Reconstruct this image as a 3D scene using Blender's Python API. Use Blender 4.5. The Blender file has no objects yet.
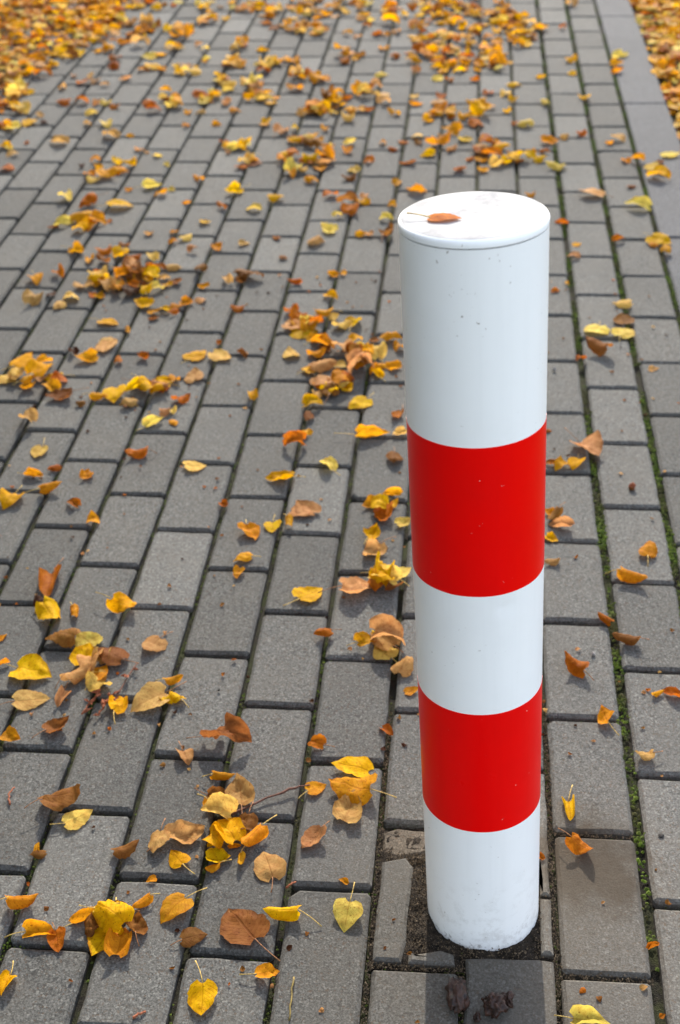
import bpy, bmesh, math, random
import numpy as np
from mathutils import Vector, Matrix, Quaternion, noise

# ---------------------------------------------------------------- camera, light, exposure
scene = bpy.context.scene
COL = scene.collection
W = 0.103                                   # pitch of one paver column in metres
cam_d = bpy.data.cameras.new('camera'); cam = bpy.data.objects.new('camera', cam_d); COL.objects.link(cam)
CR = Vector((0.99552623, 0.09031809, -0.02775204)); CU = Vector((-0.02722714, 0.55547741, 0.83108575)); CF = Vector((-0.09047771, 0.82661205, -0.55545144))
CP = Vector((-1.12799926, -9.29786381, 12.03848055)) * W
m = Matrix((CR, CU, -CF)).transposed().to_4x4(); m.translation = CP; cam.matrix_world = m
cam_d.sensor_fit = 'VERTICAL'; cam_d.sensor_height = 36; cam_d.sensor_width = 24; cam_d.lens = 47.545
cam_d.clip_start = 0.05; cam_d.clip_end = 1000
cam_d.dof.use_dof = True; cam_d.dof.focus_distance = 1.42; cam_d.dof.aperture_fstop = 6.8
scene.camera = cam

SUN_EL, SUN_AZ = math.radians(31), math.radians(-2.5)
world = bpy.data.worlds.new('World'); scene.world = world; world.use_nodes = True
wn = world.node_tree; sky = wn.nodes.new('ShaderNodeTexSky'); sky.sky_type = 'NISHITA'; sky.sun_disc = False
sky.sun_elevation = SUN_EL; sky.sun_rotation = SUN_AZ; sky.air_density = 1.0; sky.dust_density = 2.0; sky.ozone_density = 1.0
bg = wn.nodes['Background']; bg.inputs['Strength'].default_value = 0.15; 
# broken white cloud all over the sky
tcw = wn.nodes.new('ShaderNodeTexCoord'); nzw = wn.nodes.new('ShaderNodeTexNoise'); nzw.inputs['Scale'].default_value = 2.6; nzw.inputs['Detail'].default_value = 6
wn.links.new(tcw.outputs['Generated'], nzw.inputs['Vector'])
mrw = wn.nodes.new('ShaderNodeMapRange'); mrw.inputs[1].default_value = 0.40; mrw.inputs[2].default_value = 0.62; mrw.inputs[3].default_value = 0.0; mrw.inputs[4].default_value = 0.85
wn.links.new(nzw.outputs[0], mrw.inputs[0])
mxw = wn.nodes.new('ShaderNodeMix'); mxw.data_type = 'RGBA'; mxw.inputs[7].default_value = (4.3, 4.4, 4.6, 1)
wn.links.new(mrw.outputs[0], mxw.inputs[0]); wn.links.new(sky.outputs[0], mxw.inputs[6]); wn.links.new(mxw.outputs[2], bg.inputs[0])
sd = bpy.data.lights.new('sun', 'SUN'); sd.energy = 2.4; sd.angle = math.radians(0.7); sd.color = (1.0, 0.93, 0.82)
sun = bpy.data.objects.new('sun', sd); COL.objects.link(sun)
sdir = Vector((math.sin(SUN_AZ) * math.cos(SUN_EL), math.cos(SUN_AZ) * math.cos(SUN_EL), math.sin(SUN_EL)))
sun.rotation_mode = 'QUATERNION'; sun.rotation_quaternion = sdir.to_track_quat('Z', 'Y'); sun.location = sdir * 20
scene.view_settings.view_transform = 'Standard'; scene.view_settings.look = 'None'
scene.view_settings.gamma = 1.0; scene.view_settings.use_curve_mapping = False
scene.view_settings.exposure = 1.8

rng = random.Random(7)

# ---------------------------------------------------------------- helpers
def new_mat(name):
    mt = bpy.data.materials.new(name); mt.use_nodes = True
    nt = mt.node_tree; return mt, nt, nt.nodes['Principled BSDF']
class N:
    def __init__(s, nt): s.nt = nt
    def new(s, t, **kw):
        n = s.nt.nodes.new(t)
        for k, v in kw.items():
            if k in ('inp',):
                for a, b in v.items(): n.inputs[a].default_value = b
            else: setattr(n, k, v)
        return n
    def link(s, a, b): s.nt.links.new(a, b)
    def math(s, op, a, b=None, clamp=False):
        n = s.nt.nodes.new('ShaderNodeMath'); n.operation = op; n.use_clamp = clamp
        for i, v in enumerate((a, b)):
            if v is None: continue
            if isinstance(v, (int, float)): n.inputs[i].default_value = v
            else: s.link(v, n.inputs[i])
        return n.outputs[0]
    def ramp(s, fac, stops):
        n = s.nt.nodes.new('ShaderNodeMapRange'); n.clamp = True
        n.inputs[1].default_value, n.inputs[2].default_value, n.inputs[3].default_value, n.inputs[4].default_value = stops
        s.link(fac, n.inputs[0]); return n.outputs[0]
    def mix(s, fac, a, b, mode='MIX'):
        n = s.nt.nodes.new('ShaderNodeMix'); n.data_type = 'RGBA'; n.blend_type = mode
        for i, v in ((0, fac), (6, a), (7, b)):
            if isinstance(v, (int, float)): n.inputs[i].default_value = v
            elif isinstance(v, tuple): n.inputs[i].default_value = (v + (1,))[:4]
            else: s.link(v, n.inputs[i])
        return n.outputs[2]
    def noise(s, vec, scale, detail=2, rough=0.5, out=0):
        n = s.nt.nodes.new('ShaderNodeTexNoise'); n.inputs['Scale'].default_value = scale
        n.inputs['Detail'].default_value = detail; n.inputs['Roughness'].default_value = rough
        if vec is not None: s.link(vec, n.inputs['Vector'])
        return n.outputs[out]
    def bump(s, h, strength, dist, normal=None):
        n = s.nt.nodes.new('ShaderNodeBump'); n.inputs['Strength'].default_value = strength; n.inputs['Distance'].default_value = dist
        s.link(h, n.inputs['Height'])
        if normal is not None: s.link(normal, n.inputs['Normal'])
        return n.outputs[0]
def spec(b, v):
    b.inputs['Specular IOR Level'].default_value = v

def mesh_obj(name, verts, faces, mat, parent=None, smooth=False):
    me = bpy.data.meshes.new(name); me.from_pydata(verts, [], faces); me.update()
    if mat: me.materials.append(mat)
    if smooth: me.polygons.foreach_set('use_smooth', [True] * len(me.polygons))
    o = bpy.data.objects.new(name, me); COL.objects.link(o)
    if parent: o.parent = parent
    return o
def tag(o, label=None, cat=None, group=None, kind=None):
    if label: o['label'] = label
    if cat: o['category'] = cat
    if group: o['group'] = group
    if kind: o['kind'] = kind
    return o

# ---------------------------------------------------------------- materials
def concrete(name, base, dust):
    mt, nt, b = new_mat(name); n = N(nt)
    pos = n.new('ShaderNodeNewGeometry').outputs['Position']
    tint = n.new('ShaderNodeAttribute', attribute_name='tint').outputs['Fac']
    fine = n.noise(pos, 430, 3, 0.7); mid = n.noise(pos, 170, 2, 0.6); big = n.noise(pos, 14, 4, 0.6); huge = n.noise(pos, 3.1, 3, 0.5)
    v = n.new('ShaderNodeTexVoronoi', inp={'Scale': 480.0}); n.link(pos, v.inputs['Vector'])
    grain = n.new('ShaderNodeTexWhiteNoise'); n.link(v.outputs['Position'], grain.inputs['Vector'])
    c = n.mix(n.ramp(fine, (0.32, 0.68, 0, 1)), tuple(x * 0.40 for x in base), tuple(x * 1.62 for x in base))
    c = n.mix(n.ramp(mid, (0.54, 0.68, 0, 0.8)), c, tuple(x * 0.42 for x in base))
    c = n.mix(n.ramp(grain.outputs[0], (0.84, 0.99, 0, 0.75)), c, (base[0] * 2.2, base[1] * 2.2, base[2] * 2.15))
    c = n.mix(n.ramp(grain.outputs[0], (0.10, 0.02, 0, 0.7)), c, (base[0] * 0.9, base[1] * 0.62, base[2] * 0.45))
    c = n.mix(n.ramp(big, (0.40, 0.72, 0, 0.5)), c, dust)
    c = n.mix(n.ramp(huge, (0.50, 0.68, 0, 0.35)), c, tuple(x * 0.72 for x in base))
    # trodden soil stains round the post
    st = n.new('ShaderNodeVectorMath', operation='DISTANCE'); n.link(pos, st.inputs[0]); st.inputs[1].default_value = (0.42 * W, 1.50 * W, 0)
    warp = n.math('ADD', st.outputs['Value'], n.math('MULTIPLY', n.math('SUBTRACT', n.noise(pos, 30, 3, 0.6), 0.5), 0.12))
    c = n.mix(n.ramp(warp, (0.095, 0.040, 0, 0.85)), c, (0.030, 0.022, 0.014))
    st2 = n.new('ShaderNodeVectorMath', operation='DISTANCE'); n.link(pos, st2.inputs[0]); st2.inputs[1].default_value = (-0.3 * W, 0.4 * W, 0)
    warp2 = n.math('ADD', st2.outputs['Value'], n.math('MULTIPLY', n.math('SUBTRACT', n.noise(pos, 40, 3, 0.6), 0.5), 0.16))
    c = n.mix(n.ramp(warp2, (0.30, 0.05, 0, 0.45)), c, (0.098, 0.080, 0.060))
    tm = n.new('ShaderNodeVectorMath', operation='SCALE'); n.link(c, tm.inputs[0]); n.link(n.ramp(tint, (0, 1, 0.80, 1.18)), tm.inputs[3])
    n.link(tm.outputs[0], b.inputs['Base Color'])
    b.inputs['Roughness'].default_value = 0.85; spec(b, 0.08)
    h = n.math('ADD', n.math('MULTIPLY', fine, 0.7), n.math('MULTIPLY', grain.outputs[0], 0.35))
    h = n.math('ADD', h, n.math('MULTIPLY', n.noise(pos, 90, 3, 0.6), 0.8))
    n.link(n.bump(h, 0.7, 0.0013), b.inputs['Normal'])
    return mt
M_PAVER = concrete('paver_concrete', (0.080, 0.0795, 0.0745), (0.094, 0.088, 0.077))
M_KERB = concrete('kerb_concrete', (0.082, 0.083, 0.086), (0.09, 0.09, 0.09))
M_RUBBLE = concrete('broken_concrete', (0.105, 0.088, 0.068), (0.09, 0.07, 0.05))

def soil_mat(name, a, bcol, scale, moss=0.0, fleck=(0.16, 0.13, 0.10)):
    mt, nt, b = new_mat(name); n = N(nt)
    pos = n.new('ShaderNodeNewGeometry').outputs['Position']
    f = n.noise(pos, scale, 4, 0.7); g = n.noise(pos, scale * 4, 2, 0.6)
    c = n.mix(n.ramp(f, (0.35, 0.68, 0, 1)), a, bcol)
    c = n.mix(n.ramp(g, (0.62, 0.72, 0, 0.8)), c, fleck)
    if moss: c = n.mix(n.ramp(n.noise(pos, 22, 3, 0.6), (0.42, 0.62, 0, moss)), c, (0.055, 0.075, 0.014))
    n.link(c, b.inputs['Base Color']); b.inputs['Roughness'].default_value = 0.95; spec(b, 0.2)
    n.link(n.bump(n.math('ADD', f, n.math('MULTIPLY', g, 0.5)), 0.9, 0.004), b.inputs['Normal'])
    return mt
M_JOINT = soil_mat('joint_soil', (0.009, 0.008, 0.006), (0.020, 0.017, 0.011), 180, 0.3, (0.04, 0.035, 0.025))
M_SOIL = soil_mat('post_soil', (0.010, 0.008, 0.006), (0.040, 0.029, 0.019), 140)
M_GROUND = soil_mat('verge_soil', (0.035, 0.030, 0.015), (0.07, 0.06, 0.03), 20, 0.8)

def moss_mat():
    mt, nt, b = new_mat('moss'); n = N(nt)
    pos = n.new('ShaderNodeNewGeometry').outputs['Position']; isl = n.new('ShaderNodeNewGeometry').outputs['Random Per Island']
    c = n.mix(isl, (0.026, 0.048, 0.005), (0.10, 0.145, 0.013))
    c = n.mix(n.ramp(n.noise(pos, 9, 3, 0.6), (0.42, 0.58, 0, 0.8)), c, (0.045, 0.035, 0.016))
    n.link(c, b.inputs['Base Color']); b.inputs['Roughness'].default_value = 0.9; spec(b, 0.2)
    n.link(n.bump(n.noise(pos, 900, 1, 0.5), 0.8, 0.001), b.inputs['Normal'])
    return mt
M_MOSS = moss_mat()

def leaf_mat():
    mt, nt, b = new_mat('autumn_leaf'); n = N(nt)
    col = n.new('ShaderNodeAttribute', attribute_name='leafcol').outputs['Color']
    uv = n.new('ShaderNodeUVMap', uv_map='UVMap').outputs[0]
    sep = n.new('ShaderNodeSeparateXYZ'); n.link(uv, sep.inputs[0])
    au = n.math('ABSOLUTE', n.math('SUBTRACT', sep.outputs[0], 0.5))
    rib = n.ramp(au, (0.012, 0.035, 1, 0))
    ph = n.math('ADD', n.math('MULTIPLY', sep.outputs[1], 9.0), n.math('MULTIPLY', au, -6.5))
    tri = n.math('ABSOLUTE', n.math('SUBTRACT', n.math('FRACT', ph), 0.5))
    side = n.math('MULTIPLY', n.ramp(tri, (0.03, 0.12, 1, 0)), 0.55)
    vein = n.math('MAXIMUM', rib, side)
    tc = n.new('ShaderNodeTexCoord').outputs['Object']
    nz = n.noise(tc, 130, 4, 0.65); sp = n.noise(tc, 420, 2, 0.5)
    c = n.mix(n.ramp(nz, (0.40, 0.68, 0, 0.6)), col, n.mix(1.0, col, (0.60, 0.38, 0.30), 'MULTIPLY'))
    c = n.mix(n.ramp(sp, (0.63, 0.71, 0, 0.75)), c, n.mix(1.0, col, (0.25, 0.13, 0.10), 'MULTIPLY'))
    c = n.mix(n.math('MULTIPLY', vein, 0.42), c, n.mix(1.0, col, (0.55, 0.40, 0.32), 'MULTIPLY'))
    n.link(c, b.inputs['Base Color']); b.inputs['Roughness'].default_value = 0.65; spec(b, 0.07)
    hb = n.math('ADD', n.math('MULTIPLY', vein, -0.8), n.math('MULTIPLY', nz, 1.2))
    nb = n.bump(hb, 0.7, 0.0009); n.link(nb, b.inputs['Normal'])
    tr = n.new('ShaderNodeBsdfTranslucent'); n.link(c, tr.inputs['Color'])
    mx = n.new('ShaderNodeMixShader'); mx.inputs[0].default_value = 0.47
    n.link(b.outputs[0], mx.inputs[1]); n.link(tr.outputs[0], mx.inputs[2])
    n.link(mx.outputs[0], nt.nodes['Material Output'].inputs['Surface'])
    return mt
M_LEAF = leaf_mat()
def plain(name, c, rough=0.7, sc=300, amt=0.4):
    mt, nt, b = new_mat(name); n = N(nt)
    pos = n.new('ShaderNodeTexCoord').outputs['Object']
    f = n.noise(pos, sc, 3, 0.6)
    n.link(n.mix(n.ramp(f, (0.35, 0.65, 0, 1)), tuple(x * (1 - amt) for x in c), tuple(x * (1 + amt) for x in c)), b.inputs['Base Color'])
    b.inputs['Roughness'].default_value = rough; spec(b, 0.3)
    n.link(n.bump(f, 0.5, 0.001), b.inputs['Normal'])
    return mt
M_STEMY = plain('stem_straw', (0.40, 0.27, 0.07)); M_STEMB = plain('stem_brown', (0.20, 0.085, 0.03))
M_TWIG = plain('twig_bark', (0.085, 0.035, 0.022), 0.8); M_TWIGR = plain('twig_red', (0.20, 0.06, 0.025), 0.8); M_STRAW = plain('straw', (0.14, 0.10, 0.025), 0.7)
M_CLOD = plain('clod', (0.030, 0.013, 0.008), 0.5, 160, 0.7); M_STONE = plain('pebble', (0.20, 0.19, 0.18), 0.8, 200)
M_BLACK = plain('black_crumb', (0.02, 0.018, 0.016), 0.8, 200)

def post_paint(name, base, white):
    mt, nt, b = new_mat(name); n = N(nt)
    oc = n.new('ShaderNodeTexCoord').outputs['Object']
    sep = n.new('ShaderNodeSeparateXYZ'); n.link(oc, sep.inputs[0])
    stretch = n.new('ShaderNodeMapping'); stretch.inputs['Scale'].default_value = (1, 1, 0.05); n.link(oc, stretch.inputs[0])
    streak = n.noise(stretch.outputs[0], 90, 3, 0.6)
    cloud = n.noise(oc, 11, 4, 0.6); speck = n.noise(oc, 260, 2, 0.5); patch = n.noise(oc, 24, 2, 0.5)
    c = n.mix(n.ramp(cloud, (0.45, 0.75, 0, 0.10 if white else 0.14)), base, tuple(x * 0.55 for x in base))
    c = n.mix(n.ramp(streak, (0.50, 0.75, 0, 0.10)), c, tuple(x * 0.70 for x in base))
    if name == 'cap_enamel_dimmed': c = n.mix(n.ramp(n.noise(oc, 34, 4, 0.6), (0.50, 0.64, 0, 0.85)), c, (0.205, 0.21, 0.22))
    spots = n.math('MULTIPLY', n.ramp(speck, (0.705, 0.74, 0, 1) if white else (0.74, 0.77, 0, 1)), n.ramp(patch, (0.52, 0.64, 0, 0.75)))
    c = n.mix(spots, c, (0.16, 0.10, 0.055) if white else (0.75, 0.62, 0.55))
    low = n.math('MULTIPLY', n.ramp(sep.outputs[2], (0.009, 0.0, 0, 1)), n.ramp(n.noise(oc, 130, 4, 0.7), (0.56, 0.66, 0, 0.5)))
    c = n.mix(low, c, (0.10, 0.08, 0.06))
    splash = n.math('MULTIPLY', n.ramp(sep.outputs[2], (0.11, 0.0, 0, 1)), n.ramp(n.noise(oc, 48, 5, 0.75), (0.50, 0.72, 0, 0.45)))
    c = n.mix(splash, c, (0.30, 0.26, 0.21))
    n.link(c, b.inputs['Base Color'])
    n.link(n.ramp(cloud, (0.3, 0.7, 0.62, 0.75) if name == 'cap_enamel_dimmed' else (0.3, 0.7, 0.30, 0.42) if white else (0.3, 0.7, 0.26, 0.38)), b.inputs['Roughness']); spec(b, 0.04 if name == 'cap_enamel_dimmed' else 0.5 if white else 0.12)
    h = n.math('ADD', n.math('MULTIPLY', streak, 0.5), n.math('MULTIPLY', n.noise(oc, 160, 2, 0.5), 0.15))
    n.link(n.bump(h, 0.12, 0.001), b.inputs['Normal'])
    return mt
M_WHITE = post_paint('white_enamel', (0.88, 0.88, 0.87), True)
M_RED = post_paint('red_film', (0.82, 0.001, 0.001), False)
M_CAP_DIMMED = post_paint('cap_enamel_dimmed', (0.335, 0.335, 0.34), True)  # white enamel toned down in colour so the sunlit top keeps detail
M_SEAM = plain('seam_grime', (0.10, 0.08, 0.07), 0.8)

# ---------------------------------------------------------------- ground and pavement
def quad_sheet(name, x0, x1, y0, y1, z, mat):
    return mesh_obj(name, [(x0, y0, z), (x1, y0, z), (x1, y1, z), (x0, y1, z)], [(0, 1, 2, 3)], mat)
ground = tag(quad_sheet('ground', -300, 300, -300, 300, -0.045, M_GROUND), kind='structure')
LINE_OFF = {1: 0.034, 2: 0.068, 3: 0.115}
def line_x(c): return (c + LINE_OFF.get(c, 0.0)) * W
PAV_C0, PAV_C1 = -17, 2
PY0, PY1 = -7 * W, 54 * W
pavement = tag(quad_sheet('pavement', line_x(PAV_C0) - 0.01, line_x(3) + 0.02, PY0, PY1, -0.013, M_JOINT), kind='structure')

def inset(pts, d):
    out = []; k = len(pts)
    for i in range(k):
        p0, p1, p2 = Vector(pts[i - 1]), Vector(pts[i]), Vector(pts[(i + 1) % k])
        a = (p1 - p0).normalized(); b = (p2 - p1).normalized()
        n1 = Vector((-a.y, a.x)); n2 = Vector((-b.y, b.x)); nn = (n1 + n2)
        if nn.length < 1e-6: nn = n1
        nn.normalize(); out.append(p1 + nn * (d / max(0.5, nn.dot(n1))))
    return [(q.x, q.y) for q in out]
def slab(outline, depth, cham, drop, jit=0.0, r=None):
    """a stone with a worn chamfer: outline counter-clockwise, top at z = 0"""
    k = len(outline); r = r or rng
    ins = inset(outline, cham); mid = inset(outline, cham * 0.36)
    V = [(x, y, -depth) for x, y in outline]
    V += [(x, y, -drop * (1 + r.uniform(-jit, jit) * 0.4)) for x, y in outline]
    V += [(x, y, -drop * 0.56) for x, y in mid]
    V += [(x + r.uniform(-1, 1) * jit * cham * 0.4, y + r.uniform(-1, 1) * jit * cham * 0.4, 0) for x, y in ins]
    F = []
    for l in range(3):
        for i in range(k):
            j = (i + 1) % k; F.append((l * k + i, l * k + j, (l + 1) * k + j, (l + 1) * k + i))
    cxm = sum(v[0] for v in V[3 * k:]) / k; cym = sum(v[1] for v in V[3 * k:]) / k; V.append((cxm, cym, 0))
    for i in range(k): F.append((3 * k + i, 3 * k + (i + 1) % k, 4 * k))
    return V, F
def rect_outline(w, h, r, jit=0.0006, cut=0.0034):
    c1 = [r.uniform(0.9, 1.3) * cut for _ in range(4)]
    if r.random() < 0.16: c1[r.randrange(4)] *= r.uniform(2.0, 3.4)      # a knocked corner
    a, b = w / 2, h / 2; j = lambda: r.uniform(-jit, jit)
    cor = [(-a + c1[0], -b), (a - c1[1], -b), (a, -b + c1[1]), (a, b - c1[2]), (a - c1[2], b), (-a + c1[3], b), (-a, b - c1[3]), (-a, -b + c1[0])]
    out = []
    for i in range(8):
        p, q = Vector(cor[i]), Vector(cor[(i + 1) % 8]); ns = max(1, int((q - p).length / 0.028)) if h < 0.5 else 3
        for s in range(ns if i % 2 == 0 or ns > 1 else 1):
            v = p.lerp(q, s / ns); out.append((v.x + j(), v.y + j()))
    return out
def set_tint(me, vals):
    at = me.attributes.new('tint', 'FLOAT', 'POINT'); at.data.foreach_set('value', vals)
def make_paver_mesh(w, h, r):
    V, F = slab(rect_outline(w, h, r, 0.0007), 0.035, 0.0047, 0.0044, 0.5, r)
    me = bpy.data.meshes.new('paver'); me.from_pydata(V, [], F); me.update(); me.materials.append(M_PAVER)
    set_tint(me, [r.random()] * len(V)); return me
def project(P):
    d = Vector(P) - CP; z = d.dot(CF); fpx = 47.545 / 36 * 1024
    return 340 + fpx * d.dot(CR) / z, 512 - fpx * d.dot(CU) / z, z
paver_spots = []; LEN = 1.998 * W
for c in range(PAV_C0, PAV_C1 + 1):
    gl = 0.041 if c < 1 else 0.060; gr = 0.041 if c < 0 else 0.060
    xa, xb = line_x(c) + gl * W, line_x(c + 1) - gr * W
    for k in range(-4, 28):
        y0 = (k + (0.5 if c % 2 else 0)) * LEN
        if y0 + LEN > PY1 or y0 < PY0: continue
        if c == -2 and abs(y0) < 0.01: continue
        if c == -1 and (abs(y0 + W) < 0.02 or abs(y0 - W) < 0.02): continue
        px, py, z = project(((xa + xb) / 2, y0 + LEN / 2, 0))
        vis = -70 < px < 750 and -25 < py < 1130
        paver_spots.append((0 if vis else 1, z, xa, xb, y0))
paver_spots.sort()
variants = {}
far_V, far_F, far_T = [], [], []
pr = random.Random(3)
for i, (hid, z, xa, xb, y0) in enumerate(paver_spots):
    w_ = round((xb - xa) / 0.001) * 0.001; h_ = LEN - 0.0076
    key = (w_, pr.randrange(14))
    if key not in variants: variants[key] = make_paver_mesh(w_, h_, pr)
    me = variants[key]
    loc = Vector(((xa + xb) / 2 + pr.uniform(-1, 1) * 0.0008, y0 + LEN / 2 + pr.uniform(-1, 1) * 0.0012, pr.uniform(-0.0014, 0.0004)))
    rot = Matrix.Rotation(pr.gauss(0, 0.0035), 4, 'Z') @ Matrix.Rotation(pr.gauss(0, 0.004), 4, 'Y') @ Matrix.Rotation(pr.gauss(0, 0.003), 4, 'X')
    if i < 294:
        o = bpy.data.objects.new('paver', me); COL.objects.link(o); o.parent = pavement
        o.matrix_local = Matrix.Translation(loc) @ rot
    else:
        mw = Matrix.Translation(loc) @ rot; n0 = len(far_V)
        far_V += [tuple(mw @ v.co) for v in me.vertices]; far_F += [tuple(q + n0 for q in p.vertices) for p in me.polygons]
        far_T += [pr.random()] * len(me.vertices)
far = mesh_obj('distant_pavers', far_V, far_F, M_PAVER, pavement); set_tint(far.data, far_T); tag(far, kind='stuff')
# cut pavers fitted round the post (outlines in column units)
cuts = [
    ([(-1.96, 0.05), (-1.66, 0.05), (-1.615, 0.30), (-1.60, 0.95), (-1.585, 1.36), (-1.68, 1.50), (-1.95, 1.42)], 0.0, M_PAVER, 'cut paver with a chipped end left of the post'),
    ([(-1.58, 0.05), (-1.08, 0.05), (-1.10, 0.20), (-1.24, 0.24), (-1.50, 0.17), (-1.58, 0.20)], -0.0015, M_PAVER, 'narrow sliver of cut paver before the post'),
    ([(-1.95, 1.58), (-1.76, 1.52), (-1.52, 1.60), (-1.36, 1.66), (-1.28, 1.86), (-1.40, 1.97), (-1.80, 1.99), (-1.97, 1.90)], -0.005, M_RUBBLE, 'broken brownish stub of paver behind the post'),
    ([(-0.97, -0.975), (-0.035, -0.975), (-0.035, 0.17), (-0.20, 0.19), (-0.97, 0.15)], -0.001, M_PAVER, 'cut paver in the shadow before the post'),
    ([(-0.165, 0.25), (-0.03, 0.25), (-0.03, 1.0), (-0.15, 1.01)], 0.0, M_PAVER, 'thin strip of paver right of the post'),
    ([(-0.145, 1.06), (-0.035, 1.06), (-0.035, 2.97), (-0.97, 2.97), (-0.97, 1.70), (-0.45, 1.66), (-0.16, 1.50)], -0.0005, M_PAVER, 'notched paver behind the post')]
for pts, z, mt, lab in cuts:
    cx = sum(p[0] for p in pts) / len(pts); cy = sum(p[1] for p in pts) / len(pts)
    o2 = []
    for i in range(len(pts)):                         # split long edges so that they can be ragged
        a, b = Vector(pts[i]), Vector(pts[(i + 1) % len(pts)]); ns = max(1, int((b - a).length / 0.2))
        for s in range(ns):
            q = a.lerp(b, s / ns); jj = 0.012 if s else 0.0
            o2.append(((q.x - cx + rng.uniform(-jj, jj)) * W, (q.y - cy + rng.uniform(-jj, jj)) * W))
    V, F = slab(o2, 0.035, 0.0035, 0.003, 0.5)
    o = mesh_obj('paver', V, F, mt, pavement); o.location = (cx * W, cy * W, z); o['label'] = lab
    set_tint(o.data, [rng.random()] * len(V))

# loose soil round the post
def soil_patch():
    nx, ny = 70, 70; V = []; F = []
    for j in range(ny + 1):
        for i in range(nx + 1):
            x = (-2.02 + 2.04 * i / nx) * W; y = (0.0 + 2.02 * j / ny) * W
            z = -0.0062 + 0.004 * noise.fractal(Vector((x * 45, y * 45, 3.1)), 0.6, 2.2, 4) + 0.0025 * noise.noise(Vector((x * 260, y * 260, 1)))
            e = min(i, nx - i, j, ny - j) / 4
            V.append((x, y, min(z, -0.002) - 0.004 * max(0, 1 - e)))
    for j in range(ny):
        for i in range(nx):
            a = j * (nx + 1) + i; F.append((a, a + 1, a + nx + 2, a + nx + 1))
    return mesh_obj('soil_patch', V, F, M_SOIL, smooth=True)
tag(soil_patch(), kind='structure')

# kerb along the right edge: metre-long flat stones
KX0, KX1 = 3.155 * W, 4.36 * W
kerb = tag(quad_sheet('kerb', KX0 - 0.004, KX1 + 0.03, PY0, PY1, -0.020, M_JOINT), kind='structure')
kr = random.Random(12); KL = 9.9 * W
for k in range(-4, 3):
    y0 = 30.05 * W + k * KL
    h_ = min(KL, PY1 - y0) - 0.005
    if h_ < 0.05: continue
    V, F = slab(rect_outline(KX1 - KX0, h_, kr, 0.0004, 0.005), 0.07, 0.004, 0.004, 0.1, kr)
    o = mesh_obj('kerb_stone', V, F, M_KERB, kerb); o.location = ((KX0 + KX1) / 2, y0 + h_ / 2, kr.uniform(-0.001, 0.001))
    set_tint(o.data, [kr.uniform(0.3, 0.6)] * len(V))

# moss and grit in the joints
def joint_growth():
    r = np.random.default_rng(5); P = []; S = []
    def strip(x0, y0, x1, y1, wid, dens, s0, s1):
        L = math.hypot(x1 - x0, y1 - y0); nn = int(L * dens)
        t = r.random(nn); off = r.normal(0, 1, nn) * wid * 0.30
        ax, ay = (x1 - x0) / L, (y1 - y0) / L
        for ti, oi in zip(t, off):
            x = x0 + (x1 - x0) * ti - ay * oi; y = y0 + (y1 - y0) * ti + ax * oi
            if noise.noise(Vector((x * 14, y * 9, 0.3))) + 0.35 * noise.noise(Vector((x * 50, y * 50, 5))) < r.uniform(-0.45, 0.35): continue
            P.append((x, y)); S.append(r.uniform(s0, s1))
    for c in range(PAV_C0, 4):
        big = c >= 1
        for k in range(-3, 27):
            y0 = k * LEN
            dist = max(1.0, (y0 + 1.0) / 1.2)
            if big: strip(line_x(c), y0, line_x(c), y0 + LEN, 0.0135 if c < 3 else 0.011, (1700 if k > 1 else 560) / dist ** 0.55, 0.0018, 0.0034)
            else: strip(line_x(c), y0, line_x(c), y0 + LEN, 0.0055, (330 if c < -2 else 220) / dist, 0.0011, 0.0019)
    for c in range(PAV_C0, 3):
        for k in range(-3, 27):
            y = (k + (0.5 if c % 2 else 0)) * LEN; dist = max(1.0, (y + 1.0) / 1.2)
            strip(line_x(c), y, line_x(c + 1), y, 0.005, 180 / dist, 0.0009, 0.0016)
    P = np.array(P); S = np.array(S); n = len(P)
    base = np.array([(1, 0, 0), (0.31, 0.95, 0), (-0.81, 0.59, 0), (-0.81, -0.59, 0), (0.31, -0.95, 0), (0, 0, 1.0)])
    V = base[None] * r.uniform(0.65, 1.35, (n, 6, 1)) * S[:, None, None]
    V[:, :, 2] *= 0.9
    V[:, :, 0] += P[:, 0:1]; V[:, :, 1] += P[:, 1:2]; V[:, :, 2] += np.where(S > 0.0018, -0.0068, -0.0105)[:, None] + r.uniform(-0.001, 0.003, (n, 1))
    f = np.array([(0, 1, 5), (1, 2, 5), (2, 3, 5), (3, 4, 5), (4, 0, 5)])
    F = (np.arange(n)[:, None, None] * 6 + f[None]).reshape(-1, 3)
    return mesh_obj('joint_moss', V.reshape(-1, 3).tolist(), F.tolist(), M_MOSS)
tag(joint_growth(), 'low green moss growing in the joints between pavers', 'moss', kind='stuff')

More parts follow.
